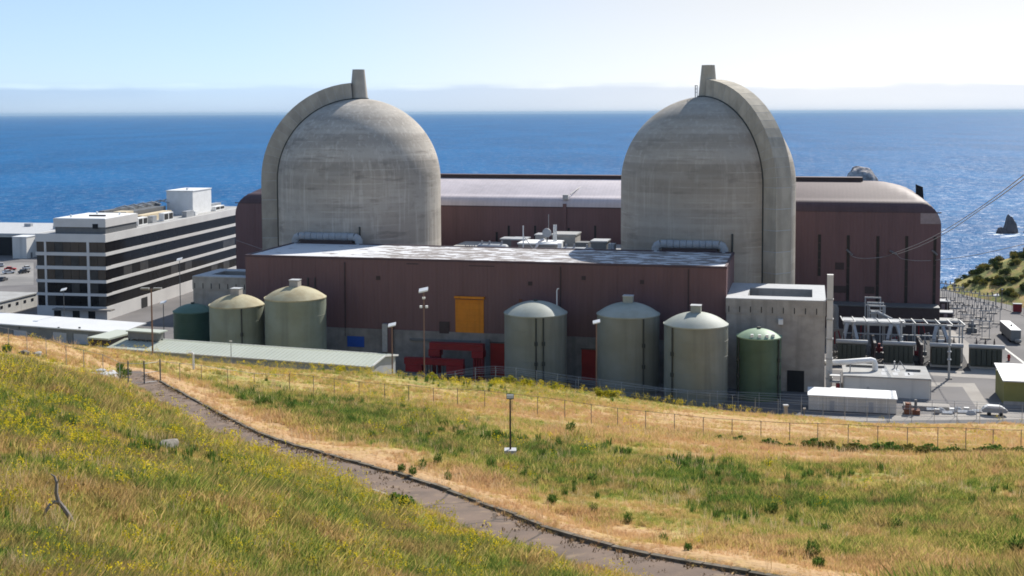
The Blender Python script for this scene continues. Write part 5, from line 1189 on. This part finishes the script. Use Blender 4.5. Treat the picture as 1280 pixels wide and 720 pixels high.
# ---- disconnect switches standing in rows up the yard
proto = None; k = 0
spots = []
for r_, (xa, ya, xb, yb, n) in enumerate(((1177, 372, 1240, 392, 7), (1182, 382, 1246, 405, 7), (1188, 394, 1232, 410, 5), (1196, 408, 1232, 424, 4))):
    for j in range(n): spots.append((xa+(xb-xa)*j/(n-1), ya+(yb-ya)*j/(n-1)))
for px, py in spots:
    q = atZ(px, py, 0)
    if proto is None:
        proto = thing('disconnect_switch', 'thin grey disconnect switch post standing in rows in the far yard', 'switch post', q, -PH, 'disconnect switch posts')
        for s_ in (-.9, .9): MB().tube([(s_, 0, 0), (s_, 0, 4.6)], .09, 6).build('post', M['steel'], proto)
        MB().box(-1.5, 1.5, -.12, .12, 4.6, 4.85).build('cross_arm', M['busgrey'], proto); MB().box(-1.3, 1.3, -.5, .5, 0, .3).build('footing', M['pale_conc'], proto)
        for s_ in (-1.2, 0, 1.2): MB().lathe([(.1, 4.85), (.22, 5.0), (.1, 5.2), (.22, 5.4), (.1, 5.6)], 6, (s_, 0)).build('insulator', M['steel_dark'], proto)
    else: dup(proto, q, -PH+random.uniform(-.15, .15), None, random.uniform(.85, 1.15))

# ---- far right road: lorry trailer, red box, hydrant, barrier
q = atZ(1276, 429.5, 0); az = radians(11)
t = thing('box_trailer', 'short beige box trailer parked on the right hand road', 'trailer', q, -az)
MB().box(-2.5, 0, 0, 15, .7, 3.4).build('body', M['tanwall'], t); MB().box(-2.55, .05, -.05, 15.05, 3.4, 3.55).build('roof', M['roofwhite'], t); MB().box(-2.2, -.3, .4, 14.6, .45, .69).build('chassis', M['steel_dark'], t); MB().box(-1.4, -1.0, 6, 6.5, 3.55, 4.0).build('roof_vent', M['steel_dark'], t)
for y_ in (2, 3.3, 12): 
    for x_ in (-2.5, -.35): MB().tube([(x_, y_, .48), (x_+.35, y_, .48)], .48, 12).build('wheel', M['tyre'], t)
o = MB().lathe([(.05, 0), (.75, .12), (.9, .5), (.75, .9), (.05, 1.0)], 12); o.build('tank', M['pale_conc'], t).location = (-.9, -1.2, .4); MB().box(-1.5, -.3, -1.3, -.06, .3, .42).build('hitch', M['steel_dark'], t)
q = atZ(1272, 391, 0); t = thing('red_cabinet', 'small red cabinet standing beside the far road', 'cabinet', q, -PH); MB().box(-1.2, 1.2, 0, 1.4, .3, 2.6).build('body', M['red'], t); MB().box(-1.0, 1.0, .1, 1.3, 0, .29).build('leg', M['steel_dark'], t); MB().box(-1.3, 1.3, -.1, 1.5, 2.6, 2.75).build('lid', M['coping'], t)
q = atZ(1261, 451, 0); t = thing('hydrant', 'small orange red hydrant post on the kerb near the transformer', 'hydrant', q); MB().lathe([(.28, 0), (.28, 1.0), (.4, 1.05), (.4, 1.3), (.2, 1.6)], 10).build('body', M['red_door'], t); MB().tube([(-.45, 0, .8), (.45, 0, .8)], .14).build('outlet', M['red_door'], t)
q = atZ(1263, 466, 0); t = thing('valve_box', 'pale square valve box on the ground near the hydrant', 'box', q, -PH); MB().box(-.6, .6, -.5, .5, 0, 1.1).build('body', M['pale_conc'], t); MB().box(-.65, .65, -.55, .55, 1.1, 1.2).build('lid', M['steel'], t)
# paved strips and lines on the yard
def strip(name, poly, m_, z=.004): 
    P = [atZ(x, y, 0) for x, y in poly]; return kind(MB().add([(p[0], p[1], z) for p in P], [tuple(range(len(P)))]).build(name, m_), 'structure')
strip('paved_strip', [(1160, 483), (1160, 477.5), (1204, 479), (1218, 479), (1241, 515), (1224, 515), (1203, 483.5)], M['pale_conc'])
strip('apron', [(1036, 462), (1250, 474), (1280, 474), (1280, 462), (1235, 450), (1210, 428), (1190, 412), (1160, 440)], M['pale_conc'], .008)
def pl_strip(name, uv, m_, z):
    P = [W(a, b) for a, b in uv]; return kind(MB().add([(p[0], p[1], z) for p in P], [tuple(range(len(P)))]).build(name, m_), 'structure')
pl_strip('shadow_pad', [(31, -26), (63.5, -24.5), (64.5, 10), (62, 29.8), (31, 29.8)], M['yard_shade'], .012)  # hall's cast shadow laid on the ground as dark colour
for k, a in enumerate((41.6, 52.4)):
    t = plant('fire_wall', ('dark fire wall left of the second transformer', 'dark fire wall left of the third transformer')[k], 'wall', a, -21.5, 0, 'fire walls'); MB().box(0, .5, 0, 13, 0, 5.2).build('wall', M['brown_dark'], t); MB().box(-.05, .55, -.05, 13.05, 5.2, 5.35).build('coping', M['conc_dark'], t)
for k in range(14):
    a, b_ = 32.5+(k*7.3) % 29, -12+(k*5.1) % 30; hh = 1.6+(k*37 % 10)*.42
    t = plant('pipe_stand', 'small dark pipe stand with valve in the clutter behind the transformers', 'pipe stand', a, b_, 0, 'pipe stands behind the transformers')
    MB().tube([(0, 0, 0), (0, 0, hh), (.9, 0, hh+.3), (1.6, .3, hh*.4)], .16, 6).build('pipe', M[('steel_dark', 'busgrey', 'red')[k % 3]], t); MB().box(-.5, .5, -.4, .4, 0, .9).build('valve_box', M['steel_dark' if k % 2 else 'conc_dark'], t)
strip('road_line', [(1238, 455), (1238, 454), (1262, 455.5), (1280, 463), (1280, 465), (1260, 457)], M['roadline'], .016)
strip('road_line', [(1254, 435), (1256, 434.5), (1281, 453), (1281, 456)], M['roadline'], .012)
strip('verge', [(1020, 527), (1020, 521.5), (1282, 514.5), (1282, 524)], M['pale_conc'], .012)
strip('parking_lot', [(-30, 358), (-30, 328), (42, 328), (42, 356)], M['lot'], .004)
ka, kb = atZ(1196, 367, 0), atZ(1290, 398, 0)
b = MB().beam((ka[0], ka[1], .07), (kb[0], kb[1], .07), .35, .15); kind(b.build('road_kerb', M['pale_conc']), 'structure')
fence('low mesh fence along the kerb under the headland', [ka+(kb-ka)*f+np.array([1.2, .4, 0]) for f in np.linspace(0, 1, 15)], 2.4, 'steel_dark', .05, rails=(1.0,))

# ---- cars on the far left lot
def car(label, px, py, col, rz):
    q = atZ(px, py, 0); t = thing('parked_car', label, 'car', q, rz, 'cars in the far left lot'); cm = mat('car_paint_'+col[0], col[1], .35, spec=.5)
    MB().prism([(-2.2, .35), (2.2, .35), (2.25, .75), (1.3, .95), (-2.1, 1.0), (-2.25, .7)], -.88, .88).build('body', cm, t)
    MB().prism([(-1.7, 1.0), (.9, .96), (.35, 1.42), (-1.3, 1.45)], -.76, .76).build('cabin', M['glass'], t); MB().prism([(-1.25, 1.46), (.3, 1.43), (.2, 1.5), (-1.15, 1.52)], -.7, .7).build('roof', cm, t)
    for a in (-1.4, 1.4):
        for s_ in (-.9, .72): MB().tube([(a, s_, .33), (a, s_+.18, .33)], .33, 10).build('wheel', M['tyre'], t)
for i, (px, py, c, lb) in enumerate(((13, 338, ('red', (.5, .03, .02)), 'red car in the far left lot'), (11, 342, ('white', (.75, .75, .75)), 'white car just in front of the red car'), (30, 341.5, ('black', (.02, .02, .025)), 'black car at the right of the far left lot'), (4, 351, ('charcoal', (.04, .04, .05)), 'charcoal car nearest in the far left lot'), (2, 333, ('silver', (.5, .5, .52)), 'silver car at the back of the far left lot'), (33, 336.5, ('pale', (.62, .62, .6)), 'pale grey car at the back beside the office block'))): car(lb, px, py, c, .3+i*.4)

# ---- rocks in the sea, surf
def rock(name, label, cat, c, sx, sy, sz, seed, m_, group=None, n=3, parent=None):
    bm = bmesh.new(); bmesh.ops.create_icosphere(bm, subdivisions=n, radius=1); r = random.Random(seed); pl = [(Vector((r.gauss(0, 1), r.gauss(0, 1), r.gauss(.3, .8))).normalized(), r.uniform(.55, .95)) for _ in range(11)]
    for v_ in bm.verts:
        for nr, d_ in pl:
            e = v_.co.dot(nr)-d_
            if e > 0: v_.co -= nr*e*.92
        v_.co *= 1+.05*sin(v_.co.x*9+seed)*cos(v_.co.y*8+v_.co.z*7)
        v_.co = Vector((v_.co.x*sx, v_.co.y*sy, v_.co.z*sz))
    me = bpy.data.meshes.new(name); bm.to_mesh(me); bm.free(); me.materials.append(m_); o = bpy.data.objects.new(name, me); COL.objects.link(o); o.location = [float(q) for q in c]; o.rotation_euler = (0, 0, r.uniform(0, 6))
    if label: tag(o, label, cat, group)
    return o
rock('sea_rock', 'large pale topped sea rock rising just beyond the turbine hall roof', 'rock', atY(1072, 236, 1400), 25, 16, 27, 3, M['rock_pale'], n=4)
rock('sea_rock', 'small dark pointed rock in the surf near the right edge', 'rock', (355, 880, SEA_Z-1), 9, 7, 15, 23, M['rock'], n=4)
rock('sea_rock', 'dark rock cut by the right edge of the picture', 'rock', (375, 885, SEA_Z-1), 8, 7, 15, 29, M['rock'], n=4)
rock('sea_rock', 'little dark rock leaning against the pointed rock in the surf', 'rock', (347, 876, SEA_Z-1), 4.5, 4, 5.5, 33, M['rock'])
rock('sea_rock', 'low flat reef in the surf between the dark rocks', 'rock', (366, 862, SEA_Z-1), 9, 5, 3.2, 15, M['rock'])
fm = MB(); r = random.Random(5)
for k in range(46):
    if k < 20: cx, cy = r.gauss(360, 14), r.gauss(866, 9)
    else:
        f = r.random(); cx, cy = 150+f*60+r.gauss(0, 5), 440+f*90+r.uniform(10, 34)
    n = 9; w_, d_ = r.uniform(2, 8), r.uniform(.8, 2.6)
    fm.add([(cx+w_*cos(2*pi*j/n)*r.uniform(.5, 1.2), cy+d_*sin(2*pi*j/n)*r.uniform(.5, 1.2), SEA_Z+.03+.002*k) for j in range(n)], [tuple(range(n))])
kind(fm.build('sea_foam', M['foam']), 'stuff')

# ---- shrub covered headland beyond the road
A = np.array([147., 419.]); sd_ = np.array([17., -56.])/58.5; pd_ = np.array([.957, .29])
def mound(s, t):
    h = np.interp(t, [-2, 0, 1.5, 8, 25, 45, 80, 130, 180], [-.3, .1, .8, 3.4, 10.2, 15, 17, 4, -14]); edge_ = np.interp(s, [-60, -26, -8, 2, 12, 100], [-27, -22, -3, -.3, 0, 0])
    return np.where(s < 12, np.minimum(h, h+edge_), h)+.55*fbm(s*2+9, t*2)*np.clip(t/6, 0, 1)
ss = np.linspace(-40, 90, 66); ts = np.r_[np.linspace(-.5, 60, 42), np.linspace(64, 180, 18)]
S_, T_ = np.meshgrid(ss, ts); Hm = mound(S_, T_); XY = A+S_[..., None]*sd_+T_[..., None]*pd_
idx = np.arange(S_.size).reshape(S_.shape); fq = np.stack([idx[:-1, :-1], idx[:-1, 1:], idx[1:, 1:], idx[1:, :-1]], -1).reshape(-1, 4)
hl = bpy.data.meshes.new('headland'); hl.from_pydata(np.c_[XY.reshape(-1, 2), Hm.ravel()].tolist(), [], fq.tolist()); hl.polygons.foreach_set('use_smooth', [True]*len(hl.polygons))
a_ = hl.attributes.new('dry', 'FLOAT', 'POINT'); a_.data.foreach_set('value', (.33+.32*fbm(S_*1.5, T_*1.5+4)/.4).ravel().astype(np.float32)); hl.materials.append(M['soil'])
ho = bpy.data.objects.new('headland', hl); COL.objects.link(ho); kind(ho, 'structure')
def bush_mesh(seed, n, rx, rz, leaf, name, m_):
    r = random.Random(seed); b = MB(); lobes = [(Vector((r.uniform(-.6, .6)*rx, r.uniform(-.6, .6)*rx, rz*r.uniform(.25, .7))), r.uniform(.35, .6)*rx) for _ in range(6)]
    for _ in range(n):
        c, q = r.choice(lobes); d = Vector((r.gauss(0, 1), r.gauss(0, 1), r.gauss(.25, 1))).normalized(); p = c+d*q*r.uniform(.55, 1.05); p.z = max(.05, p.z*.9)
        a = Vector((r.gauss(0, 1), r.gauss(0, 1), r.gauss(0, 1))).normalized(); e = a.cross(d).normalized() if abs(a.dot(d)) < .95 else Vector((1, 0, 0)); s_ = leaf*r.uniform(.6, 1.4)
        b.add([tuple(p-e*s_), tuple(p+a*s_*.8), tuple(p+e*s_), tuple(p-a*s_*.7)], [(0,1,2,3)])
    return b.mesh(name, m_)
bm_s = [(bush_mesh(60+k, 560, 1.7, 1.15, .15, 'shrub_leaves', M['shrub_yellow' if k == 3 else 'shrub']), MB().tube([(0, 0, -.3), (.1, 0, .5), (.2, .1, 1.0)], [.12, .09, .04], 6).mesh('stem', M['branch'])) for k in range(4)]
def shrub(p, k, sc, rz, name='shrub', label='rounded dark green shrub among others on the headland slope', grp='headland shrubs', cat='shrub', ms=None):
    ms = ms or bm_s; t = thing(name, label, cat, p, rz, grp); t.scale = (sc,)*3
    for nm, me in (('foliage', ms[k % len(ms)][0]), ('stem', ms[k % len(ms)][1])):
        o = bpy.data.objects.new(nm, me); COL.objects.link(o); o.parent = t
    return t
r = random.Random(21); cnt = 0
while cnt < 100:
    s_, t_ = r.uniform(-9, 56), r.uniform(2.5, 46)**1.0; p = A+sd_*s_+pd_*t_
    if p[0]/p[1]*1550+640 > 1320 or (fbm(np.array([s_*2.2]), np.array([t_*2.2+7]))[0] < -.12): continue
    k = 3 if r.random() < .36 else r.randrange(3)
    shrub((p[0], p[1], float(mound(np.array([s_]), np.array([t_]))[0])-.1), k, r.uniform(.5, 1.45), r.uniform(0, 6), label='yellowish green shrub among dark ones on the headland slope' if k == 3 else 'rounded dark green shrub among others on the headland slope', grp='yellowish headland shrubs' if k == 3 else 'headland shrubs'); cnt += 1

# ---- weeds, stones and the dead branch on the slope
def weed_mesh(seed, n=260, h=.72, w=.27):
    r = random.Random(seed); b = MB()
    for _ in range(n):
        a = r.uniform(0, 2*pi); rr = w*sqrt(r.random()); z = h*r.uniform(.05, 1)*(1-.35*rr/w); x, y = rr*cos(a), rr*sin(a); l = r.uniform(.10, .18); an = a+r.uniform(-.8, .8); up_ = r.uniform(.7, 1.9); wd = l*.20
        tip = (x+l*cos(an), y+l*sin(an), z+l*up_); sx, sy = -sin(an)*wd, cos(an)*wd
        b.add([(x, y, z), (x+.5*l*cos(an)+sx, y+.5*l*sin(an)+sy, z+.55*l*up_), tip, (x+.5*l*cos(an)-sx, y+.5*l*sin(an)-sy, z+.55*l*up_)], [(0,1,2,3)])
    return b.mesh('weed_leaves', M['weed'])
wm = [(weed_mesh(80+k, h=(.75, .95, .55)[k]), MB().tube([(0, 0, -.1), (.02, 0, .3), (0, .03, .55)], [.02, .016, .01], 4).mesh('stem', M['weed'])) for k in range(3)]
WEEDS = [(987,692,1.2),(1016,699,1.1),(1023,710,.9),(966,643,1.1),(1126,644,1.0),(1139,646,.8),(1159,653,1.1),(1219,655,.9),(1266,658,1.3),(1271,695,1.4),(1120,668,1.1),(690,630,1.0),(742,643,.9),(829,680,.7),(860,688,.7),(1032,668,.9),(1086,695,1.0),(1060,640,.8),(1210,670,.8),(1242,665,.8),(1136,718,1.0),(583,706,.9),
         (528,588,1.0),(502,590,.9),(516,595,.9),(547,582,1.0),(575,548,1.3),(587,553,1.3),(606,557,1.2),(621,548,1.2),(552,545,1.1),(440,533,1.2),(410,538,1.2),(378,533,1.3),(363,520,1.4),(348,517,1.3),(330,507,1.5),(455,540,1.1),(475,523,1.3),(698,562,1.2),(713,545,1.3),(740,604,1.0),(668,612,1.0),(655,600,1.0),(610,600,1.0),(560,600,.8),(785,655,.8),
         (208,524,1.2),(183,508,1.2),(252,538,1.0),(160,470,1.5),(150,466,1.5),(153,476,1.4),(9,441,1.6)]
for k, (px, py, sc) in enumerate(WEEDS):
    p = ground(px, py)
    if p is None: continue
    near = p[1] < 1e9
    shrub(p-np.array([0, 0, .05]), k, sc*(.5+p[1]/200)*random.uniform(.7, 1.15), k*1.7, 'weed', 'leafy dark green weed clump standing out of the slope grass', 'weed clumps', 'weed', wm)
p = ground(503, 637); t = shrub(p, 0, 1.55, 0, 'weed', 'bright green bushy clump growing on the near kerb of the path', None, 'weed', [(bush_mesh(77, 420, .55, .6, .06, 'bush_leaves', M['weed']), wm[0][1])])
bw = [(bush_mesh(90+k, 260, .8, .75, .11, 'scrub_leaves', M['weed' if k else 'shrub_yellow']), wm[0][1]) for k in range(3)]
for k in range(52):                           # the dark row of low scrub along the right part of the slope fence
    px = 835+452*(k/51)**.8+random.uniform(-5, 5); p = on_ground(px, 553+.03*(px-835), np.interp(px, [835, 945, 1290], [139, 126, 120])+random.uniform(-1.2, 1.2))
    shrub(p-np.array([0, 0, .1]), k % 3, random.uniform(.55, 1.25)*(.8+.4*(px > 1000)), k*2.1, 'scrub', 'low green scrub in the row below the slope fence', 'scrub row below the fence', 'shrub', bw)
ms_ = [(bush_mesh(95, 260, .9, 1.0, .12, 'mustard_leaves', M['mustard']), wm[0][1])]
for k in range(44):                           # mustard bushes on the crest
    px = 425+k*10.5+random.uniform(-4, 4); py = np.interp(px, [420, 500, 640, 760, 860, 930], [462, 467, 480, 492, 502, 508])+random.uniform(-2, 5)
    p = ground(px, py)
    if p is None: continue
    shrub(p-np.array([0, 0, .1]), k, random.uniform(.8, 1.9), k*1.3, 'mustard_bush', 'yellow green mustard bush along the crest before the security fence', 'mustard bushes on the crest', 'shrub', ms_)
p = ground(211, 562); rock('boulder', 'pale angular boulder lying in the near left meadow', 'rock', p+np.array([0, -.3, .26]), .8, .36, .32, 37, M['stone_grey'], n=2)
for k, (px, py, s_, m_) in enumerate(((45, 446, .9, 'stone'), (30, 444, .8, 'kerb'), (9, 438, .7, 'kerb'))):
    p = ground(px, py); rock('boulder', ('pale boulder at the top of the brown slope, left edge', 'dark boulder beside the pale one at the left edge', 'small dark boulder farthest left by the fence')[k], 'rock', p+np.array([0, 0, .1]), s_, s_*.7, s_*.6, 40+k, M[m_])
for k in range(26):
    px, py = random.gauss(122+k*.8, 7), 466+k*.35+random.uniform(-2.5, 2.5); p = ground(px, py)
    if p is not None: s_ = random.uniform(.35, .95); rock('rubble_stone', 'pale grey rubble stone washed down beside the path gate', 'rock', p+np.array([0, 0, .12]), s_, s_*.8, s_*.35, 60+k, M['coping'], 'rubble stones by the gate', 2)
for k in range(24):
    px = 762+k*6.2+random.uniform(-2, 2); p = on_ground(px, 549+k*.55, 139-k*.35); s_ = random.uniform(.2, .5)
    rock('ditch_stone', 'dark stone in the line below the middle of the slope fence', 'rock', p+np.array([0, 0, .25]), s_, s_*.7, s_*.6, 90+k, M['kerb'], 'stones below the slope fence', 2)
for k in range(22):
    px, py = 196+k*3.2, 503+k*2.05+random.uniform(-2, 1); p = ground(px, py)
    if p is not None: s_ = random.uniform(.15, .4); rock('edge_stone', 'small stone of the broken path edge near the gate', 'rock', p+np.array([0, 0, .08]), s_, s_*.7, s_*.6, 130+k, M['stone' if k % 2 else 'kerb'], 'stones at the path edge', 2)
p = ground(93, 664); D = p[1]; p = p+np.array([0, -.25, .22]); kpx = 1.05*D/1550.
def bp(dx, dy, dz=0): return (dx*kpx, dz, -dy*kpx)
t = thing('dead_branch', 'grey forked dead branch sticking out of the near left grass', 'branch', p)
MB().tube([bp(3, 6), bp(2, -2, .02), bp(-2, -10, .05), bp(-8, -19, .05), bp(-14, -29, .0), bp(-15, -40, -.05), bp(-14, -52, -.05), bp(-17, -59, -.02), bp(-22, -62)], [.066, .062, .058, .055, .052, .045, .036, .024, .01], 7).build('limb', M['branch'], t, 50)
MB().tube([bp(-13, -28, 0), bp(-19, -29, -.1), bp(-24, -22, -.2), bp(-27, -14, -.25), bp(-24, -8, -.25)], [.048, .044, .038, .028, .014], 7).build('twig', M['branch'], t, 50)
MB().tube([bp(-14, -50, -.05), bp(-11, -56, -.1), bp(-10, -61, -.12)], [.02, .012, .005], 5).build('twig', M['branch'], t)

# ---- overhead lines from the hill to the turbine hall
def wallpt(px, py): u_, z_ = onV(px, py, V0-.6); return W(u_, V0-.6, z_)
def wire(label, P, r=.045, strings=()):
    P = [np.array(p) for p in P]; t = thing('power_line', label, 'power line', P[0]); MB().tube([tuple(p-P[0]) for p in P], r, 5).build('conductor', M['cable'], t)
    for a, b_ in strings:
        a, b_ = np.array(a)-P[0], np.array(b_)-P[0]; n = 7; o = MB()
        for k in range(n): c = a+(b_-a)*(k+.1)/n; e = a+(b_-a)*(k+.75)/n; o.tube([tuple(c), tuple(e)], [.34, .16], 8)
        o.build('insulator', M['steel'], t)
    return t
def run(pa, pb, sag, n=22): return [pa+(pb-pa)*f-np.array([0, 0, 4*sag*f*(1-f)]) for f in np.linspace(0, 1, n)]
A1 = wallpt(1062, 318); A2 = wallpt(1118, 318); A3 = wallpt(1168, 317)
far1 = atY(1345, 172, 150); far2 = atY(1345, 180, 152)
sp_ = atY(1222, 261, 236)
k1 = [atY(x, y, D) for x, y, D in ((1120,315.5,322),(1145,306,304),(1170,294,285),(1196,278.5,262),(1222,261.5,236),(1250,241.5,205),(1282,217,172),(1315,192,146),(1350,165,122))]
k2 = [atY(x, y, D) for x, y, D in ((1121,318,322),(1145,309.5,304),(1170,298,285),(1196,282.5,262),(1222,264.5,238),(1250,245.5,208),(1282,222,176),(1315,197.5,150),(1350,171,126))]
wire('upper of the two close power cables rising to the right edge', catmull(np.array(k1), 5), .075, ())
wire('lower of the two close power cables rising to the right edge', catmull(np.array(k2), 5), .075, ())
wire('slack power cable loop between two insulators on the turbine hall wall', catmull(np.array([A1, wallpt(1066, 320)-Vx*1, wallpt(1075, 322)-Vx*1.5, wallpt(1092, 321.5)-Vx*2, wallpt(1108, 318.5)-Vx*3, k1[0]]), 6), .085, ((wallpt(1058, 312), wallpt(1066, 319)),))
wire('slack power cable loop from the middle insulator to the hall corner', catmull(np.array([k2[0], wallpt(1126, 322)-Vx*2, wallpt(1140, 324.5)-Vx*2, wallpt(1158, 325)-Vx*1.5, wallpt(1172, 324)-Vx*1.5, atY(1215, 319.5, 300), atY(1285, 304, 250), atY(1340, 288, 200)]), 6), .075, ((wallpt(1112, 313.5), wallpt(1121, 318)), (wallpt(1165, 313), wallpt(1172, 319))))
u0, z0 = onV(296, 300, V0-.5); wire('thin cables crossing in front of the left end of the turbine hall', [W(u0, V0-1, z0), W(-128, 8, z0-1.0), W(-121, -1, z0+1.2)], .05)

# ---- the air over the sea
hb = MB().box(-140000, 140000, -3000, 140000, SEA_Z-4, HC+42).build('haze', bpy.data.materials.new('sea_air')); kind(hb, 'stuff')
hm_ = hb.data.materials[0]; hm_.use_nodes = True; t = hm_.node_tree; t.nodes.clear(); o = nn(t, 'ShaderNodeOutputMaterial'); pv = nn(t, 'ShaderNodeVolumePrincipled')
pv.inputs['Color'].default_value = (.44, .62, .80, 1); pv.inputs['Density'].default_value = 2.2e-5; pv.inputs['Anisotropy'].default_value = 0.; t.links.new(pv.outputs[0], o.inputs['Volume'])
